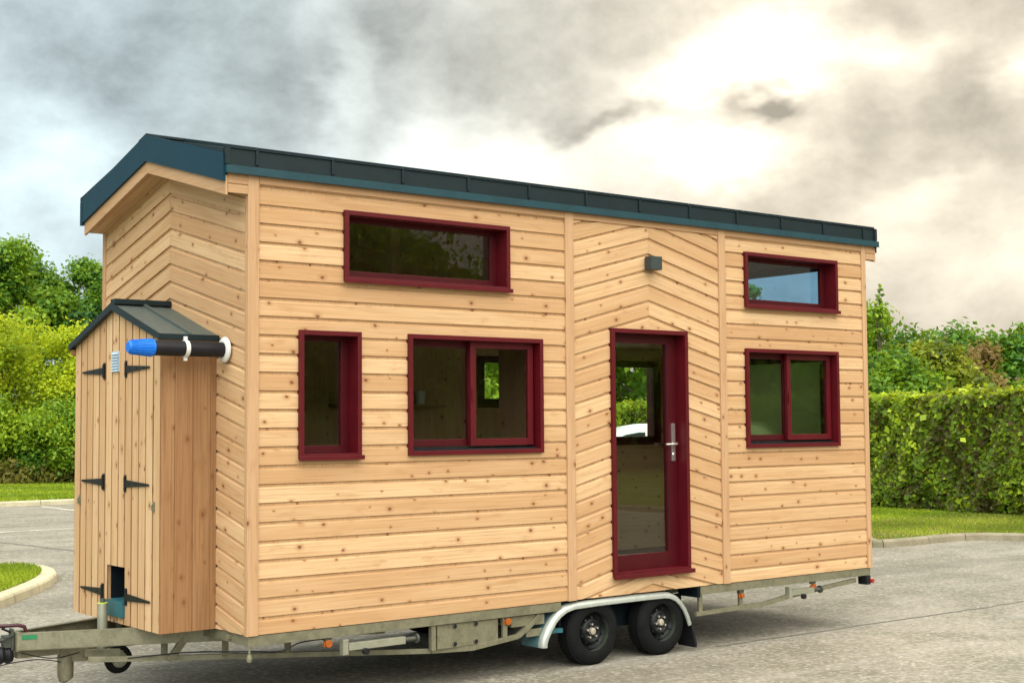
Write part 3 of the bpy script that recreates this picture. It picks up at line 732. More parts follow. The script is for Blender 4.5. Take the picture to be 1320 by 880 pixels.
m = MB(); m.box(2.845, 4.42, .24, .262, -.30, -.08); m.box(2.835, 2.85, .05, .26, -.20, -.0055); m.box(4.405, 4.435, .02, .26, -.10, .0); hb(m, 'wheel_arch_panel', 'cavity', chassis)
m = MB(); m.bar((2.70, .10, -.235), (2.86, .05, -.235), .05, .035); hb(m, 'fender_stay', 'teal', chassis)
m = MB(); m.box(L-.09, L-.03, .0, .11, -.165, -.077); hb(m, 'tail_lamp', 'black', chassis, bevel=.006)
m = MB(); m.tube([(L-.02, .03, -.125), (L-.02, -.02, -.13)], .022, 14); hb(m, 'tail_knob', 'redlens', chassis)
# axles
m = MB()
for x in (3.195, 3.98): m.tube([(x, .2, -.29), (x, 2.4, -.29)], .035, 14); m.bar((x+.02, .34, -.07), (x+.02, .34, -.3), .08, .06); m.bar((x+.02, 2.26, -.07), (x+.02, 2.26, -.3), .08, .06)
hb(m, 'axle', 'steel', chassis)
# fenders
cl = [(2.612, -.352), (2.612, -.315), (2.632, -.262), (2.672, -.195), (2.722, -.130), (2.785, -.078), (2.86, -.040), (2.955, -.020), (3.2, -.014), (3.5, -.012), (3.8, -.012), (3.98, -.014), (4.06, -.024), (4.135, -.055), (4.20, -.105), (4.25, -.165), (4.29, -.235), (4.318, -.31)]
def fender(side):
    m = MB(); Yf = (lambda y: y) if side > 0 else (lambda y: 2.6-y)
    n = len(cl); cen = (3.5, -.38); lines = []
    for i, (x, z) in enumerate(cl):
        a = Vector(cl[max(i-1, 0)]); b = Vector(cl[min(i+1, n-1)]); t = (b-a).normalized(); nr = Vector((t.y, -t.x))
        if nr.dot(Vector(cen)-Vector((x, z))) < 0: nr = -nr
        row = []
        for y, off in ((.262, 0), (.05, 0), (.018, .004), (.002, .014), (-.006, .028), (-.006, .052), (.006, .057), (.010, .052), (.010, .03), (.02, .018), (.262, .012)):
            row.append((x+nr.x*off, Yf(y), z+nr.y*off))
        lines.append(row)
    k = len(lines[0])
    for i in range(n-1):
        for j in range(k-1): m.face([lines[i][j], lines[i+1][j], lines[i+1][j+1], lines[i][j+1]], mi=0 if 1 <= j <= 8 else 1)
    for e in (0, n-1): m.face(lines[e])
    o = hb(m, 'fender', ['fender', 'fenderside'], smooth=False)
    bm = bmesh.new(); bm.from_mesh(o.data); bmesh.ops.remove_doubles(bm, verts=bm.verts, dist=1e-5); bmesh.ops.recalc_face_normals(bm, faces=bm.faces); bm.to_mesh(o.data); bm.free()
    o.data.polygons.foreach_set('use_smooth', [True]*len(o.data.polygons)); o.data.set_sharp_from_angle(angle=math.radians(50))
    m = MB(); y0, y1 = sorted((Yf(.004), Yf(.22)))
    P = [(4.288, -.28), (4.312, -.28), (4.372, -.50), (4.366, -.525), (4.355, -.525), (4.35, -.50)]
    m.prism(P, 1, y0, y1); hb(m, 'mud_flap', 'black', o)
fender(1); fender(-1)
# wheels
def make_wheel():
    m = MB(); R = .276
    m.lathe([(.158, -.002), (.168, -.008), (.20, -.012), (.232, -.008), (.256, .004), (.268, .02), (.2745, .032), (R, .055), (R, .11), (.2745, .133), (.266, .148), (.232, .165), (.17, .165), (.16, .155)], 56)
    for yy in (.055, .082, .110):     # tread grooves
        pass
    for j in range(56):
        a = 2*PI*j/56
        for y0, y1 in ((.022, .048), (.060, .078), (.087, .105), (.115, .142)):
            m.bar((R*math.cos(a)*.996, y0, R*math.sin(a)*.996), (R*math.cos(a+.02)*.996, y1, R*math.sin(a+.02)*.996), .024, .006, up=(math.cos(a), 0, math.sin(a)))
    tyre = m.build('tyre', 'rubber', None, 0, True)
    m = MB()
    m.lathe([(.163, .150), (.160, .0), (.166, -.006), (.1685, -.003), (.1685, .004)], 48)
    rim = m.build('wheel', 'rimlip', None, 0, True)
    m = MB()
    m.lathe([(.1595, .055), (.150, .045), (.138, .060), (.120, .066), (.112, .050), (.100, .028), (.088, .020), (.076, .022), (.062, .034), (.050, .036), (.034, .034)], 48)
    for j in range(10):
        a = 2*PI*(j+.5)/10; m.tube([(.108*math.cos(a), .040, .108*math.sin(a)), (.112*math.cos(a), .030, .112*math.sin(a))], .011, 8)
    disc = m.build('disc', 'rim', rim, 0, True)
    m = MB(); m.tube([(0, .050, 0), (0, .018, 0), (0, .008, 0), (0, .004, 0)], [.030, .030, .026, .014], 22); m.build('hub_cap', 'chrome2', rim, 0, True)
    for j in range(5):
        a = 2*PI*j/5+.4; m = MB(); m.tube([(.056*math.cos(a), .036, .056*math.sin(a)), (.056*math.cos(a), .014, .056*math.sin(a))], [.0115, .0095], 6); m.build('wheel_bolt', 'chrome', rim)
    m = MB(); m.tube([(.128, .05, .05), (.140, .018, .058)], .004, 6); m.build('valve', 'black', rim)
    tyre.parent = rim
    return rim
MT['chrome2'] = plain('hub_plate', (.55, .50, .40), .4, .6, .15, 20, .05)
wh = make_wheel()
for i, (x, sd) in enumerate(((3.195, 1), (3.98, 1), (3.195, -1), (3.98, -1))):
    w = wh if i == 0 else copy_tree(wh)
    w.parent = house
    w.location = (x+OFF[0], (.030 if sd > 0 else 2.57)+OFF[1], -.276+.0+OFF[2])
    w.rotation_euler = (0, i*.9, 0) if sd > 0 else (0, 0, PI)

# ---- seen through the panes
def Hp(x, y, z): return (x, y, z+BZ)
m = MB(); m.box(3.1, 4.75, 1.95, 2.44, .085, .98); kc = m.build('kitchen_unit', 'lining', None, .004, False, (0, 0, BZ))
tag(kc, 'brown kitchen unit behind the panes, under the back windows', 'kitchen unit')
m = MB(); m.box(3.08, 4.77, 1.92, 2.445, .981, 1.02); t_ = m.build('worktop', 'floorwood', kc, .003, False, (0, 0, BZ))
for i in range(3):
    m = MB(); m.box(3.12+i*.545, 3.63+i*.545, 1.93, 1.949, .11, .96); m.build('cabinet_door', 'lining', kc, .003, False, (0, 0, BZ))
m = MB(); m.box(2.1, 3.3, 2.25, 2.449, 1.60, 1.63); sh = m.build('wall_shelf', 'lining', None, .002, False, (0, 0, BZ)); tag(sh, 'wooden wall shelf inside, seen through the wide sliding window', 'shelf')
m = MB(); m.tube([(3.05, 2.34, 1.631), (3.05, 2.34, 1.76)], [.045, .055], 16); cu = m.build('jug', 'white', None, 0, True, (0, 0, BZ)); tag(cu, 'small white jug on the shelf inside the wide sliding window', 'jug')
m = MB(); m.tube([(2.75, 2.34, 1.631), (2.75, 2.34, 1.70), (2.75, 2.34, 1.74)], [.04, .05, .03], 16); cu = m.build('pot', 'iron', None, 0, True, (0, 0, BZ)); tag(cu, 'dark pot beside the white jug on the inside shelf', 'pot')

# ================================================================== GROUND
def sheet(name, poly, z, mat, thick=0.):
    mb = MB()
    if thick: mb.prism(poly, 2, z-thick, z)
    else: mb.face([(x, y, z) for x, y in poly])
    o = mb.build(name, mat, None, 0, False, fixn=bool(thick)); o['kind'] = 'structure'; return o
sheet('ground', [(-400, -400), (600, -400), (600, 600), (-400, 600)], -.03, 'earth')
def chaikin(P, n=3, closed=True):
    for _ in range(n):
        Q = []; k = len(P)
        for i in range(k if closed else k-1):
            a, b = P[i], P[(i+1) % k]; Q += [(a[0]*.75+b[0]*.25, a[1]*.75+b[1]*.25), (a[0]*.25+b[0]*.75, a[1]*.25+b[1]*.75)]
        if not closed: Q = [P[0]]+Q+[P[-1]]
        P = Q
    return P
sheet('car_park', [(-60, -60), (19.6, -60), (19.6, 27.3), (-60, 27.3)], 0, 'asphalt')
# older, more worn strip of surfacing and its tar joints
def ribbon(name, pts, w, z, mat):
    mb = MB(); P = [Vector((x, y, 0)) for x, y in pts]; rows = []
    for i, p in enumerate(P):
        d = (P[min(i+1, len(P)-1)]-P[max(i-1, 0)]).normalized(); n = Vector((-d.y, d.x, 0))*(w/2)*random.uniform(.8, 1.2)
        rows.append((p-n, p+n))
    for a, b in zip(rows, rows[1:]): mb.face([(q.x, q.y, z) for q in (a[0], b[0], b[1], a[1])])
    o = mb.build(name, mat, None, 0, False, fixn=False); o['kind'] = 'structure'; return o
def wob(a, b, n, amp):
    return [(a[0]+(b[0]-a[0])*i/n+random.uniform(-amp, amp), a[1]+(b[1]-a[1])*i/n+random.uniform(-amp, amp)) for i in range(n+1)]
ribbon('tar_joint', wob((4.6, .03), (16.5, -.12), 60, .02), .03, .004, 'tar')
ribbon('tar_joint', wob((3.3, 18.5), (4.35, 11.0), 24, .03), .09, .004, 'tar')
ribbon('parking_line', wob((8.12, 26.6), (8.11, 24.3), 8, .005), .10, .005, 'paint')
ribbon('parking_line', wob((2.5, 18.62), (12.3, 18.0), 30, .006), .10, .005, 'paint')
ribbon('parking_line', wob((12.6, 26.6), (12.6, 21.6), 16, .005), .10, .005, 'paint')
def kerb(name, path, w, h, mat, closed=False, seg=.92):
    """kerb stones laid along a path; the path is the outer (road) edge, the stones lie to its left"""
    P = [Vector((x, y, 0)) for x, y in path]
    if closed: P.append(P[0])
    mb = MB(); acc = 0.
    fine = []
    for a, b in zip(P, P[1:]):
        ln = (b-a).length; k = max(1, int(ln/.15))
        for i in range(k): fine.append(a+(b-a)*(i/k))
    fine.append(P[-1])
    def rows(i):
        d = (fine[min(i+1, len(fine)-1)]-fine[max(i-1, 0)]).normalized(); n = Vector((-d.y, d.x, 0)); p = fine[i]
        return [p-n*.01+Vector((0, 0, -.02)), p+Vector((0, 0, h*.72)), p+n*.018+Vector((0, 0, h*.93)), p+n*.04+Vector((0, 0, h)), p+n*w+Vector((0, 0, h)), p+n*w+Vector((0, 0, -.02))]
    for i in range(len(fine)-1):
        a, b = rows(i), rows(i+1); acc += (fine[i+1]-fine[i]).length
        if acc > seg:
            acc = 0.; b = [x-(fine[i+1]-fine[i]).normalized()*.012 for x in b]
        for j in range(5): mb.face([a[j], b[j], b[j+1], a[j+1]])
    o = mb.build(name, mat, None, 0, False, fixn=False); o['kind'] = 'structure'; return o
def offset(path, w, closed=True):
    out = []; n = len(path)
    for i in range(n):
        a = Vector(path[(i-1) % n] if closed else path[max(i-1, 0)]); b = Vector(path[(i+1) % n] if closed else path[min(i+1, n-1)]); d = (b-a).normalized()
        out.append((path[i][0]-d.y*w, path[i][1]+d.x*w))
    return out
isl = chaikin([(1.16, 7.72), (1.98, 8.95), (2.40, 10.05), (2.34, 10.95), (1.5, 11.02), (0, 11.05), (-9, 12), (-10, 6), (-7, 2.6), (-3, 4.0), (-.6, 5.4)], 3)
kerb('kerb', isl, .20, .115, 'kerb_pale', True)
isl_in = offset(isl, .19)
sheet('grass_island', isl_in, .12, 'lawn', .12)
bk = [(-60, 27.2), (40, 27.2)]
kerb('kerb', bk, .15, .13, 'kerb'); sheet('grass_verge', [(-60, 27.34), (19.3, 27.34), (22, 27.34), (60, 27.34), (60, 41.5), (-60, 45)], .13, 'lawn', .12)
rkp = [(17.4, -40), (17.35, -8), (17.2, .2), (16.9, 2.9), (16.45, 4.25), (16.0, 4.90), (15.45, 5.06), (14.5, 4.98), (13.75, 5.05), (13.62, 5.3), (14.55, 6.15), (15.7, 8.3), (17.2, 11.2), (19.0, 16), (19.5, 22), (19.5, 27.2)]
rks = chaikin(rkp, 2, False)
kerb('kerb', rks[::-1], .13, .12, 'kerbdark'); inner = offset(rks, -.12, False)
sheet('grass_verge', [(40, -40)]+[(40, 27.0)]+inner[::-1], .118, 'lawn', .1)
sheet('bare_soil', [(20.3, -12), (21.3, -12), (21.9, 7.4), (20.3, 7.6), (19.6, 7.3), (19.4, 5), (19.7, 0)], .124, 'soil')

# ---- leaves by the thousand, as plain mesh data
def leaf_mesh(name, cen, nrm, size, tone, mat, parent=None, aspect=.62, fold=True):
    n = len(cen)
    a = RNG.normal(size=(n, 3)); nrm = nrm/np.linalg.norm(nrm, axis=1, keepdims=True)
    t = np.cross(nrm, a); t /= np.linalg.norm(t, axis=1, keepdims=True); b = np.cross(nrm, t)
    s = size[:, None]
    V = np.stack([cen-t*s*.5, cen-b*s*aspect*.5+nrm*s*.08*0+t*s*.05, cen+t*s*.5-nrm*s*.12, cen+b*s*aspect*.5+t*s*.05+nrm*s*.10], 1).reshape(-1, 3)
    me = D.meshes.new(name); me.vertices.add(4*n); me.vertices.foreach_set('co', V.ravel())
    me.loops.add(4*n); me.loops.foreach_set('vertex_index', np.arange(4*n, dtype=np.int32))
    me.polygons.add(n); me.polygons.foreach_set('loop_start', np.arange(0, 4*n, 4, dtype=np.int32)); me.polygons.foreach_set('loop_total', np.full(n, 4, np.int32))
    at = me.attributes.new('tone', 'FLOAT', 'FACE'); at.data.foreach_set('value', np.clip(tone, 0, 1).astype(np.float32))
    me.materials.append(MT[mat]); me.update(); me.validate()
    o = D.objects.new(name, me); COL.objects.link(o)
    if parent is not None: o.parent = parent
    return o
def tree(name, loc, h, r, mat, label, cat, group=None, leaves=12000, size=.2, clumps=60, base=.25, shape='round', tone=.45, crs=.24, seed=1, trunk_r=None, squash=.7, ragged=.18):
    rg = np.random.default_rng(seed)
    root = empty(name, (loc[0], loc[1], loc[2] if len(loc) > 2 else .08)); tag(root, label, cat, group)
    zc = h*(base+1)/2; rz = h*(1-base)/2
    C = []
    while len(C) < clumps:
        p = rg.normal(size=3); p /= np.linalg.norm(p); rad = rg.uniform(.35, 1.)**.5
        if shape == 'cone':
            zz = rg.uniform(0, 1)**1.25; a = rg.uniform(0, 2*PI); rr = r*(1-zz)**.85*rg.uniform(.3, 1.05)
            q = np.array([math.cos(a)*rr, math.sin(a)*rr, h*(base+(1-base)*zz*.97)])
        else:
            q = p*rad*np.array([r, r, rz*(1.0 if p[2] > 0 else .9)])*(1+rg.normal()*ragged*.5) + np.array([0, 0, zc])
            if shape == 'shrub': q[2] = max(q[2], h*.06+rg.uniform(0, .3))
        C.append(q)
    C = np.array(C)
    cr = (r*crs)*rg.uniform(.6, 1.35, len(C))
    if shape == 'cone': cr *= np.clip(1.05-C[:, 2]/h, .12, 1)*.75
    w = cr**2; idx = rg.choice(len(C), leaves, p=w/w.sum())
    d = rg.normal(size=(leaves, 3)); d /= np.linalg.norm(d, axis=1, keepdims=True)
    rad = np.abs(rg.normal(size=leaves))*.35+rg.uniform(.1, 1.0, leaves)**.6*.75
    P = C[idx] + d*rad[:, None]*cr[idx][:, None]*np.array([1.15, 1.15, squash])
    kz = h/np.sort(P[:, 2])[-6]; kr = r/np.percentile(np.hypot(P[:, 0], P[:, 1]), 99.3)
    P *= np.array([kr, kr, kz]); C = C*np.array([kr, kr, kz])
    P[:, 2] = np.maximum(P[:, 2], .05)
    nr = d*.7 + rg.normal(size=(leaves, 3))*.55 + np.array([0, 0, .55])
    ct = rg.normal(size=len(C))*.15
    tn = tone + ct[idx] + rg.normal(size=leaves)*.15
    sz = size*rg.uniform(.6, 1.35, leaves)
    leaf_mesh('crown', P, nr, sz, tn, mat, root)
    tr = trunk_r or (h*.022 if shape == 'round' else .045); m = MB(); top = h*.82 if shape != 'shrub' else h*.55
    lean = rg.normal(size=2)*.03*h
    spine = [Vector((lean[0]*t*t, lean[1]*t*t, top*t)) for t in (0, .12, .3, .5, .75, 1)]
    m.tube(spine, [tr*1.35, tr, tr*.85, tr*.65, tr*.4, tr*.12], 9)
    k = min(len(C), 34)
    for i in rg.choice(len(C), k, replace=False):
        q = Vector(C[i]); t = min(.9, max(.1, (q.z*.62)/top)); s0 = Vector((lean[0]*t*t, lean[1]*t*t, top*t)); mid = s0.lerp(q, .5)+Vector((0, 0, -.03*h))
        m.tube([s0, mid, q], [tr*.38, tr*.22, tr*.06], 5, False)
    m.build('trunk', 'bark', root, 0, True, fixn=False)
    return root
TG1 = 'tall trees beyond the car park'; TG2 = 'bushes along the far verge'; TG3 = 'trees and bushes behind the hedge'
tree('broadleaf_tree', (25.3, 18.1), 5.7, 1.4, 'leaf_mid', 'slim green tree seen through the small upper window', 'tree', TG3, 7000, .16, 40, .08, tone=.45, seed=99)
tree('broadleaf_tree', (18.3, 59.6), 11.3, 3.9, 'leaf_deep', 'tall dark green tree at the far left, highest of its row', 'tree', TG1, 52000, .22, 64, .34, tone=.5, crs=.25, seed=3, squash=.72)
tree('broadleaf_tree', (22.6, 58.4), 10.4, 3.3, 'leaf_deep', 'dark green tree standing just left of the house gable', 'tree', TG1, 42000, .22, 50, .34, tone=.45, crs=.26, seed=4, squash=.74)
tree('broadleaf_tree', (11.5, 63.5), 11.0, 4.4, 'leaf_deep', 'dark tree cut off by the left edge of the photo', 'tree', TG1, 10000, .5, 60, .32, tone=.42, seed=5)
tree('broadleaf_tree', (30.5, 58.5), 8.6, 4.0, 'leaf_deep', 'dark tree hidden in part behind the wooden gable', 'tree', TG1, 8000, .5, 60, .25, tone=.42, seed=6)
S = [((9.2, 40.6), 5.9, 2.5, 'leaf_lime', 'yellow green bush at the left edge of the photo', .42), ((11.7, 40.2), 6.0, 2.1, 'leaf_lime', 'tall lime green bush under the highest dark tree', .45),
     ((13.6, 38.4), 5.6, 1.6, 'leaf_lime', 'bright lime bush with spreading branches beside the locker', .62), ((15.0, 40.9), 5.8, 2.2, 'leaf_mid', 'mid green bush half behind the storage locker', .45),
     ((12.4, 37.6), 3.1, 2.1, 'leaf_mid', 'low green bush in front of the lime green bushes', .58), ((9.6, 38.2), 3.2, 2.0, 'leaf_mid', 'low green bush at the left edge', .62)]
for i, (p, h, r, mt, lb, tn) in enumerate(S):
    tree('bush', p, h, r, mt, lb, 'bush', TG2, 27000, .125, 60, .04, 'shrub', tone=tn, crs=.30, seed=20+i, squash=.8)
# low brownish growth at the foot of the bushes
n = 9000; x = RNG.uniform(4, 18, n); y = 37.2+RNG.normal(size=n)*.35-(x-11)*.12; z = RNG.uniform(0, 1, n)**1.1*(.95+.25*np.sin(x*2.1)+.12*np.sin(x*5.3))+.1
o = leaf_mesh('undergrowth', np.stack([x, y, z], 1), np.stack([RNG.normal(size=n), RNG.normal(size=n)-.6, RNG.normal(size=n)*.3+.1], 1), RNG.uniform(.12, .30, n), RNG.uniform(.2, .9, n)*.7+.15*z, 'grass_dry', None, .3)
tag(o, 'brownish strip of tall dry grass at the foot of the bushes', 'undergrowth', None, 'stuff')
# behind the hedge
R = [('conifer_tree', (24.4, 13.05), 5.3, 1.35, 'leaf_mid', 'slender pointed green tree just right of the house', 'cone', .52, 24000, .10, 260, .05),
     ('bush', (23.9, 12.2), 3.7, 1.5, 'leaf_mid', 'dark green bush at the foot of the pointed tree', 'shrub', .38, 11000, .14, 50, .05),
     ('bush', (26.0, 12.6), 4.0, 1.55, 'leaf_olive', 'yellow green bush behind the hedge, nearest the house', 'shrub', .50, 12000, .15, 50, .05),
     ('bush', (27.2, 13.3), 3.3, 1.2, 'leaf_olive', 'yellow green bush left of the copper coloured shrub', 'shrub', .46, 12000, .15, 50, .05),
     ('copper_shrub', (28.9, 13.35), 4.05, 1.35, 'leaf_red', 'reddish brown copper shrub behind the hedge', 'shrub', .50, 13000, .15, 50, .05),
     ('bush', (29.9, 12.6), 3.0, 1.1, 'leaf_mid', 'small green bush below the copper shrub', 'shrub', .45, 8000, .14, 40, .05),
     ('bush', (31.6, 12.4), 3.8, 1.1, 'leaf_olive', 'yellow topped green bush at the right edge', 'shrub', .44, 12000, .15, 50, .05),
     ('bush', (33.2, 10.0), 4.0, 2.0, 'leaf_mid', 'green bush beyond the right edge', 'shrub', .44, 7000, .2, 40, .05),
     ('broadleaf_tree', (46.4, 28.2), 6.0, 3.1, 'leaf_deep', 'dark round tree far behind the hedge, left of the other', 'round', .36, 15000, .24, 60, .12),
     ('broadleaf_tree', (45.2, 24.9), 5.9, 2.8, 'leaf_deep', 'far dark tree showing above the yellow green bushes', 'round', .42, 11000, .24, 50, .12),
     ('broadleaf_tree', (46.9, 23.0), 6.0, 2.2, 'leaf_deep', 'wide dark round tree far behind the copper shrub', 'round', .50, 18000, .24, 70, .12),
     ('broadleaf_tree', (47.6, 18.5), 4.8, 2.8, 'leaf_deep', 'far dark tree at the right edge of the photo', 'round', .42, 9000, .26, 60, .12)]
for i, (nm, p, h, r, mt, lb, shp, tn, lv, sz, cl_, bs) in enumerate(R):
    tree(nm, p, h, r, mt, lb, 'tree' if 'tree' in nm else 'bush', TG3, lv, sz, cl_, bs, shp, tone=tn, crs=.30 if shp != 'cone' else .30, seed=60+i, squash=.8 if shp != 'cone' else .45)
# trees seen through the door, behind the far hedge
for i, (p, h, r, lb) in enumerate((((28.6, 25.8), 6.6, 3.0, 'green tree seen through the glass door'), ((33.5, 21.5), 6.0, 2.8, 'green tree hidden behind the right end of the house'), ((24.5, 31.5), 6.4, 3.0, 'green tree hidden behind the middle of the house'), ((19.5, 38.0), 6.2, 3.0, 'green tree hidden behind the front half of the house'))):
    tree('broadleaf_tree', p, h, r, 'leaf_mid', lb, 'tree', TG3, 9000, .26, 50, .08, tone=.55, seed=90+i)

# ---- clipped hedge
def hx_(y): return 20.65+.118*(y-10.54)
hroot = empty('hedge', (hx_(12), 12, .12)); tag(hroot, 'long clipped green hedge with brown patches behind the verge', 'hedge')
ya, yb = -8., 30.; n = 82000; HH = 2.37; TH = 1.1
part = RNG.uniform(0, 1, n); y = RNG.uniform(ya, yb, n)
y = np.where(RNG.uniform(0, 1, n) < .35, RNG.uniform(3.5, 12.5, n), y)
bump = .09*np.sin(y*1.7)+.06*np.sin(y*4.1+1)+.05*np.sin(y*9.7)
front = part < .66; top = (part >= .66) & (part < .9)
z = np.where(front, RNG.uniform(0, 1, n)**.9*HH, HH+RNG.normal(size=n)*.045+.03*np.sin(y*3.3))
z = np.where(part >= .9, RNG.uniform(0, HH, n), z); z = z + np.where(top & (RNG.uniform(0, 1, n) < .06), RNG.exponential(.07, n), 0)+np.where(top, .035*np.sin(y*1.1+.5)+.02*np.sin(y*7.7), 0)
d_in = np.where(front, RNG.gamma(1.3, .06, n)-.10, RNG.uniform(0, TH, n)); d_in = d_in-np.where(front & (RNG.uniform(0, 1, n) < .04), RNG.exponential(.08, n), 0); d_in = np.where(part >= .9, TH+RNG.normal(size=n)*.06, d_in)
bulge = .10*np.sin(y*2.3+z*2.1)+.07*np.sin(y*5.1-z*3.7)+.05*np.cos(y*11+z*5)
# thinner, receding foot
foot = np.clip(.4-z, 0, .4)*.4*(.6+.5*np.sin(y*2.9)+.3*np.sin(y*7.1))
X = hx_(y)+d_in+np.where(front, bulge*.7+foot, 0)
nr = np.stack([np.where(front, -1., 0), np.zeros(n), np.where(top, 1., .35)], 1)+RNG.normal(size=(n, 3))*.55
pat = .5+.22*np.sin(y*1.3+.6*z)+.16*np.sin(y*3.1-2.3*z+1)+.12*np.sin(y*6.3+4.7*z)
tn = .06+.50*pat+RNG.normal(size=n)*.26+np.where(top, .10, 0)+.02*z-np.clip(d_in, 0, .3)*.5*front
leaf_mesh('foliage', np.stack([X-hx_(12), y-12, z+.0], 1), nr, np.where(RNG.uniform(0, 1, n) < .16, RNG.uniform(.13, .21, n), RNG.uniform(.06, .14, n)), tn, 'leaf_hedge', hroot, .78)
m = MB()
ysn = list(np.arange(ya, yb, .5))
for a in ysn:
    b = a+.5; m.faces([(hx_(q)+dx-hx_(12), q-12, zz) for zz in (0, HH-.12) for q in (a, b) for dx in (.18+.04*math.sin(a*9), TH-.18)], [(0, 1, 3, 2), (4, 6, 7, 5), (0, 4, 5, 1), (2, 3, 7, 6), (0, 2, 6, 4), (1, 5, 7, 3)])

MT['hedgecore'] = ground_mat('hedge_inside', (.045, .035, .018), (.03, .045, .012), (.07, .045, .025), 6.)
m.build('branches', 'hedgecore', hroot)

# ---- woodland on the other side of the lane (mirrored in the panes)
rg = np.random.default_rng(5); C = []
for k in range(900):
    t = rg.uniform(0, 1); xx = -14+84*t; yyb = -44+26*t+4*math.sin(t*9); hh = 6.6+1.8*math.sin(t*17)+1.2*math.sin(t*31+1)
    C.append((xx+rg.normal()*1.6, yyb+rg.normal()*1.6, rg.uniform(0.2, 1)*hh))
C = np.array(C); n = 120000; idx = rg.integers(0, len(C), n)
P = C[idx]+rg.normal(size=(n, 3))*np.array([.75, .75, .6]); P[:, 2] = np.maximum(P[:, 2], .05)
o = leaf_mesh('woodland', P, rg.normal(size=(n, 3))+np.array([0, .3, .5]), rg.uniform(.16, .36, n), .45+rg.normal(size=n)*.16+.12*np.sin(C[idx][:, 0]), 'leaf_mid')
m2_ = 46000; t = rg.uniform(0, 1, m2_); hh = 7.2+1.8*np.sin(t*17)+1.2*np.sin(t*31+1)
Q = np.stack([-14+84*t+rg.normal(size=m2_)*.6+.8, -45.2+26*t+4*np.sin(t*9)+rg.normal(size=m2_)*.5, rg.uniform(0, 1, m2_)*hh], 1)
o2 = leaf_mesh('woodland_heart', Q, rg.normal(size=(m2_, 3))*.4+np.array([0, 1, .2]), rg.uniform(.5, .9, m2_), .25+rg.normal(size=m2_)*.1, 'leaf_mid', o)
tag(o, 'green woodland across the lane, seen only mirrored in the panes', 'woodland', None, 'stuff')

# ---- grass blades
def inside(poly, x, y):
    c = np.zeros(len(x), bool); n = len(poly)
    for i in range(n):
        x1, y1 = poly[i]; x2, y2 = poly[(i+1) % n]
        k = ((y1 > y) != (y2 > y)) & (x < (x2-x1)*(y-y1)/((y2-y1) if abs(y2-y1) > 1e-9 else 1e-9)+x1); c ^= k
    return c
def blades(name, label, poly, n, box, z0, hh, mat, w=.012, base=.45):
    x = RNG.uniform(box[0], box[1], n); y = RNG.uniform(box[2], box[3], n); k = inside(poly, x, y); x, y = x[k], y[k]; n = len(x)
    a = RNG.uniform(0, 2*PI, n); h = hh*RNG.uniform(.5, 1.3, n); ln = RNG.normal(size=(n, 2))*h[:, None]*.4
    cx, cy = np.cos(a)*w, np.sin(a)*w
    V = np.stack([np.stack([x-cx, y-cy, np.full(n, z0)], 1), np.stack([x+cx, y+cy, np.full(n, z0)], 1), np.stack([x+ln[:, 0], y+ln[:, 1], z0+h], 1)], 1).reshape(-1, 3)
    me = D.meshes.new(name); me.vertices.add(3*n); me.vertices.foreach_set('co', V.ravel()); me.loops.add(3*n); me.loops.foreach_set('vertex_index', np.arange(3*n, dtype=np.int32))
    me.polygons.add(n); me.polygons.foreach_set('loop_start', np.arange(0, 3*n, 3, dtype=np.int32)); me.polygons.foreach_set('loop_total', np.full(n, 3, np.int32))
    t = base+.17*np.sin(x*1.9+y*.7)+.13*np.sin(y*3.1-x)+RNG.normal(size=n)*.14
    at = me.attributes.new('tone', 'FLOAT', 'FACE'); at.data.foreach_set('value', np.clip(t, 0, 1).astype(np.float32)); me.materials.append(MT[mat]); me.update()
    o = D.objects.new(name, me); COL.objects.link(o); tag(o, label, 'grass', None, 'stuff')
blades('grass', 'bright green lawn grass on the rounded kerbed island', isl_in, 60000, (-3, 3, 5, 11.2), .118, .05, 'grass_blade', .011, .55)
vpoly = [(40, -40), (40, 27)]+inner[::-1]
blades('grass', 'patchy green and yellow grass between kerb and hedge', vpoly, 90000, (15, 22, -1, 13), .116, .035, 'grass_blade', .014, .50)
blades('grass', 'patchy green and yellow grass between kerb and hedge', vpoly, 16000, (13.8, 20.5, 2, 8), .116, .04, 'grass_dry', .014, .6)
blades('grass', 'strip of green grass along the far kerb', [(-10, 27.3), (30, 27.3), (30, 40), (-10, 40)], 50000, (4, 17, 27.4, 39), .128, .09, 'grass_blade', .035, .48)

# ---- white van parked behind the house
van = empty('van', (11.23, 8.09, 0), math.atan2(.619, -.785)); tag(van, 'white van parked behind the house, seen through the door glass', 'van')
vl, vw, vh = 4.35, 1.80, 1.985
prof = [(2.10, .32), (2.17, .55), (2.12, .82), (1.98, .98), (1.20, 1.14), (1.05, 1.20), (.42, 1.80), (.20, 1.93), (-.10, 1.975), (-1.0, 1.985), (-1.85, 1.95), (-2.08, 1.86), (-2.16, 1.2), (-2.17, .45), (-2.08, .30)]
m = MB(); cols = []
for wv_, ins in ((-.90, 0), (.90, 0)):
    cols.append([(x, wv_*(1 - .13*max(0, (z-1.05)/.93)**1.3), z) for x, z in prof])
nP = len(prof)
for i in range(nP): j = (i+1) % nP; m.face([cols[0][i], cols[0][j], cols[1][j], cols[1][i]])
m.face(cols[0][::-1]); m.face(cols[1])
body = m.build('body', 'vanpaint', van, .055, True)
def side_y(z, s, e=.004): return s*(.90*(1-.13*max(0, (z-1.05)/.93)**1.3)+e)
def vpanel(name, pts, mat, s):
    mm = MB(); P = [(x, side_y(z, s), z) for x, z in pts]; Q = [(x, side_y(z, s)-s*.02, z) for x, z in pts]
    mm.face(P); mm.face(Q[::-1])
    for i in range(len(P)): j = (i+1) % len(P); mm.face([P[i], Q[i], Q[j], P[j]])
    return mm.build(name, mat, van)
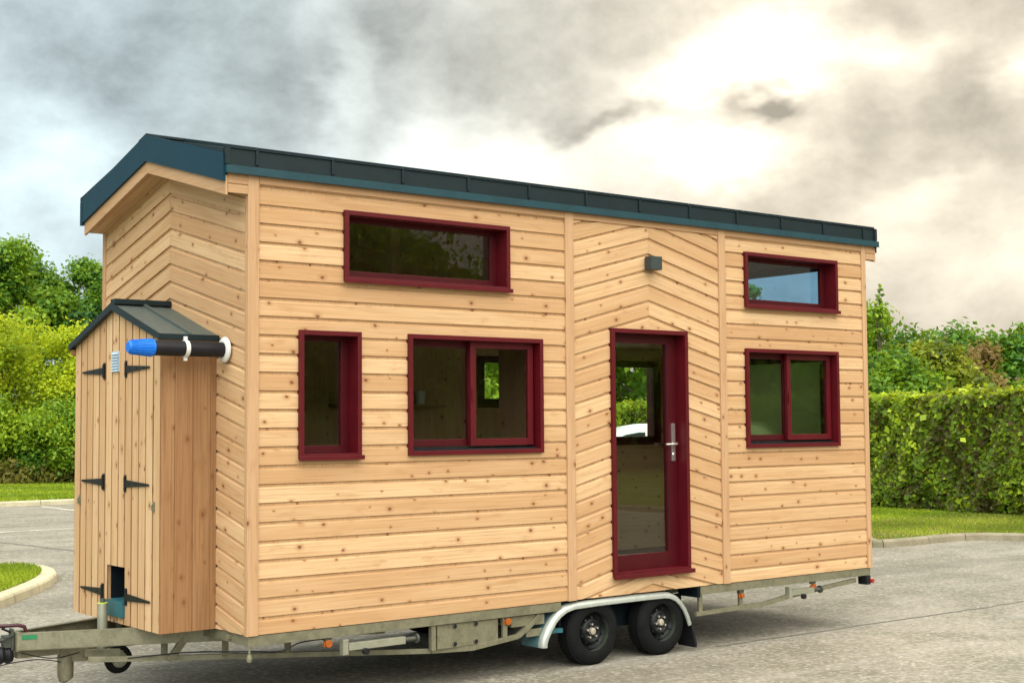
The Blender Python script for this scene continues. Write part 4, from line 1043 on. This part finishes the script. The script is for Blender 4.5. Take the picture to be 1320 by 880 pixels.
for s in (-1, 1):
    vpanel('side_window', [(.92, 1.18), (.86, 1.30), (.62, 1.53), (.40, 1.70), (.20, 1.80), (-.02, 1.84), (-.12, 1.84), (-.12, 1.18)], 'vanglass', s)
    vpanel('side_window', [(-.22, 1.18), (-.22, 1.84), (-.98, 1.845), (-1.02, 1.18)], 'vanglass', s)
    vpanel('side_window', [(-1.12, 1.18), (-1.10, 1.845), (-1.80, 1.82), (-1.90, 1.7), (-1.95, 1.18)], 'vanglass', s)
    vpanel('side_moulding', [(1.9, .56), (1.9, .64), (-2.0, .64), (-2.0, .56)], 'black', s)
    m = MB(); m.box(.16, .34, s*.915-.012, s*.915+.012, 1.03, 1.06); m.build('door_handle', 'black', van, .004)
    m = MB(); m.tube([(.98, s*.92, 1.16), (1.0, s*1.02, 1.2)], .02, 8); m.box(.93, 1.06, s*1.06-.07, s*1.06+.07, 1.16, 1.34); m.build('wing_mirror', 'black', van, .02)
    m = MB(); m.prism([(2.02, .74), (2.155, .70), (2.13, .86), (1.96, .95)], 1, *sorted((s*.88, s*.60))); m.build('headlight', 'chrome', van, .01)
    m = MB(); m.prism([(-2.13, .95), (-2.20, .95), (-2.18, 1.35), (-2.12, 1.35)], 1, *sorted((s*.885, s*.76))); m.build('tail_light', 'redlens', van, .01)
    for x in (1.38, -1.35):
        m = MB(); m.lathe([(.19, -.02), (.21, -.03), (.29, -.03), (.315, -.01), (.32, .05), (.32, .14), (.3, .18)], 32); w_ = m.build('tyre', 'rubber', van, 0, True); w_.location = (x, s*.90, .32); w_.rotation_euler = (0, 0, 0 if s < 0 else PI)
        m = MB(); m.lathe([(.0, .0), (.05, -.01), (.07, .01), (.16, .02), (.19, -.015), (.195, .05)], 28); r_ = m.build('rim', 'galv_light', w_, 0, True)
        m = MB(); m.tube([(x, s*.8, .36), (x, s*.909, .36)], .375, 28); m.build('wheel_arch', 'black', van)
m = MB(); P = [(1.00, 1.215), (.44, 1.765)]
for (xa, za), (xb, zb_) in [(P[0], P[1])]:
    n_ = Vector((za-zb_, 0, xa-xb)); n_ = Vector((.73, 0, .68))*.008
    q = [(xa, -.78, za), (xa, .78, za), (xb, .70, zb_), (xb, -.70, zb_)]; Q = [(a+n_.x, b, c+n_.z) for a, b, c in q]; R_ = [(a-n_.x*3, b, c-n_.z*3) for a, b, c in q]
    m.face(Q); m.face(R_[::-1]); [m.face([Q[i], R_[i], R_[(i+1) % 4], Q[(i+1) % 4]]) for i in range(4)]
m.build('windscreen', 'vanglass', van)
m = MB(); m.box(2.10, 2.21, -.80, .80, .30, .52); m.box(-2.22, -2.12, -.80, .80, .32, .52); m.build('bumper', 'black', van, .02)

# ================================================================== SKY
wld = D.worlds.new('World'); SC.world = wld; wld.use_nodes = True; nt = wld.node_tree; nt.nodes.clear()
SUN_EL, SUN_AZ = .2499, .8583          # azimuth from +y towards +x
sky = N(nt, 'ShaderNodeTexSky', sky_type='NISHITA', sun_disc=False, sun_elevation=SUN_EL, sun_rotation=SUN_AZ, altitude=50, air_density=1., dust_density=2., ozone_density=1.)
tc = N(nt, 'ShaderNodeTexCoord').outputs['Generated']
sx = N(nt, 'ShaderNodeSeparateXYZ'); LK(nt, tc, sx.inputs[0])
az = M(nt, 'ARCTAN2', sx.outputs[0], sx.outputs[1]); el = M(nt, 'ARCSINE', sx.outputs[2])
w1 = NOISE(nt, MAPV(nt, tc, (9, 9, 16)), 1., 4, .62); wc = N(nt, 'ShaderNodeSeparateColor'); LK(nt, w1.outputs['Color'], wc.inputs[0])
azw = M(nt, 'ADD', az, M(nt, 'MULTIPLY', M(nt, 'SUBTRACT', wc.outputs[0], .5), .15)); elw = M(nt, 'ADD', el, M(nt, 'MULTIPLY', M(nt, 'SUBTRACT', wc.outputs[1], .5), .085))
LOBES = [(0.8583, 0.2499, 0.0629, 0.0305, 1.0),(0.7812, 0.2347, 0.0513, 0.0166, 0.3),(0.6915, 0.1935, 0.1073, 0.0233, 0.46),(0.7972, 0.1939, 0.0395, 0.0277, 0.36),(0.6132, 0.1721, 0.0675, 0.0222, 0.34),(0.5412, 0.2388, 0.0182, 0.0499, 0.22),(0.4701, 0.242, 0.0628, 0.0416, -0.17),(0.3598, 0.2311, 0.0455, 0.0332, -0.1),(0.3353, 0.1627, 0.0618, 0.0388, 0.35),(0.6417, 0.2665, 0.0689, 0.0305, -0.08),(0.742, 0.2089, 0.0566, 0.0089, -0.48),(0.8523, 0.2212, 0.0284, 0.0111, -0.85),(0.8353, 0.1829, 0.0507, 0.0155, 0.4),(0.9832, 0.195, 0.0339, 0.036, -0.2),(1.0167, 0.2282, 0.0228, 0.0166, 0.5),(0.9515, 0.1551, 0.0336, 0.01, 0.25),(0.986, 0.1113, 0.0836, 0.0332, 0.32),(0.6911, 0.1443, 0.112, 0.0155, 0.3),(0.9436, 0.2547, 0.0343, 0.0111, 0.25),(0.8566, 0.1648, 0.0674, 0.0139, -0.1),(0.5689, 0.2712, 0.0345, 0.0222, -0.1)]
tot = None
for a, e, ra, re, wt in LOBES:
    da = M(nt, 'DIVIDE', M(nt, 'SUBTRACT', azw, a), ra); de = M(nt, 'DIVIDE', M(nt, 'SUBTRACT', elw, e), re)
    q = M(nt, 'ADD', M(nt, 'MULTIPLY', da, da), M(nt, 'MULTIPLY', de, de))
    g = M(nt, 'MULTIPLY', M(nt, 'EXPONENT', M(nt, 'MULTIPLY', q, -.8)), wt)
    tot = g if tot is None else M(nt, 'ADD', tot, g)
n2 = NOISE(nt, MAPV(nt, tc, (5, 5, 9), (3, 1, 0)), 1., 5, .6, .4); n3 = NOISE(nt, MAPV(nt, tc, (13, 13, 17)), 1., 6, .62, .1)
tot = M(nt, 'ADD', tot, M(nt, 'MULTIPLY', M(nt, 'SUBTRACT', n2.outputs[0], .5), .48))
tot = M(nt, 'ADD', tot, M(nt, 'MULTIPLY', M(nt, 'SUBTRACT', n3.outputs[0], .5), .78))
lum = M(nt, 'MAXIMUM', M(nt, 'MULTIPLY_ADD', tot, .84, .535), .34)
# extra sky brightness added high behind the camera to light the facing walls
dt = N(nt, 'ShaderNodeVectorMath', operation='DOT_PRODUCT'); LK(nt, tc, dt.inputs[0]); dt.inputs[1].default_value = (-.24, -.48, .845)
back = SMOOTH(nt, dt.outputs['Value'], .35, .96)
lum = M(nt, 'ADD', lum, M(nt, 'MULTIPLY', back, M(nt, 'MULTIPLY_ADD', n2.outputs[0], 2.4, 3.15)))
# colour: cool on the left, warm cream towards the sun
cool, warm = (.84, 1.0, 1.04), (1.085, .98, .79)
tint = MIXC(nt, SMOOTH(nt, az, .38, .85), cool, warm)
tint = MIXC(nt, back, tint, (1.0, .97, .90))
cl3 = N(nt, 'ShaderNodeVectorMath', operation='SCALE'); LK(nt, tint, cl3.inputs[0]); LK(nt, M(nt, 'MULTIPLY', lum, 10.), cl3.inputs['Scale'])
blue = M(nt, 'MULTIPLY', SMOOTH(nt, n2.outputs[0], .46, .62), SMOOTH(nt, dt.outputs['Value'], .0, .4))
mask = M(nt, 'SUBTRACT', 1., M(nt, 'MULTIPLY', blue, .55))
mixc = MIXC(nt, mask, sky.outputs[0], cl3.outputs[0])
bg = N(nt, 'ShaderNodeBackground'); bg.inputs['Strength'].default_value = .1; LK(nt, mixc, bg.inputs['Color'])
wo = N(nt, 'ShaderNodeOutputWorld'); LK(nt, bg.outputs[0], wo.inputs['Surface'])
wld.cycles.sampling_method = 'MANUAL'; wld.cycles.sample_map_resolution = 256
sl = D.lights.new('sun', 'SUN'); sl.energy = .6; sl.angle = math.radians(20); sl.color = (1, .93, .82)
so = D.objects.new('sun', sl); COL.objects.link(so)
sd = Vector((math.sin(SUN_AZ)*math.cos(SUN_EL), math.cos(SUN_AZ)*math.cos(SUN_EL), math.sin(SUN_EL)))
so.rotation_euler = sd.to_track_quat('Z', 'Y').to_euler(); so.location = (30, 30, 20)

# ================================================================== CAMERA
cam = D.cameras.new('camera'); cam.sensor_width = 36; cam.lens = 49.217; cam.clip_end = 2000; cam.clip_start = .05
co = D.objects.new('camera', cam); COL.objects.link(co)
r2 = Vector((0.7852846612646757, -0.6190835289441202, -0.007974018592803927)); u2 = Vector((-0.03015817923126547, -0.05111219755075496, 0.9982374604706976)); fw = u2.cross(r2)
co.matrix_world = Matrix(((r2.x, u2.x, -fw.x, -4.55828), (r2.y, u2.y, -fw.y, -8.73004), (r2.z, u2.z, -fw.z, 1.43545+BZ), (0, 0, 0, 1)))
SC.camera = co
vs = SC.view_settings; vs.view_transform = 'Standard'; vs.look = 'None'; vs.exposure = .35; vs.gamma = 1; vs.use_curve_mapping = False
SC.render.engine = 'CYCLES'; SC.cycles.max_bounces = 5; SC.cycles.diffuse_bounces = 3; SC.cycles.glossy_bounces = 3; SC.cycles.transparent_max_bounces = 24; SC.cycles.use_denoising = True
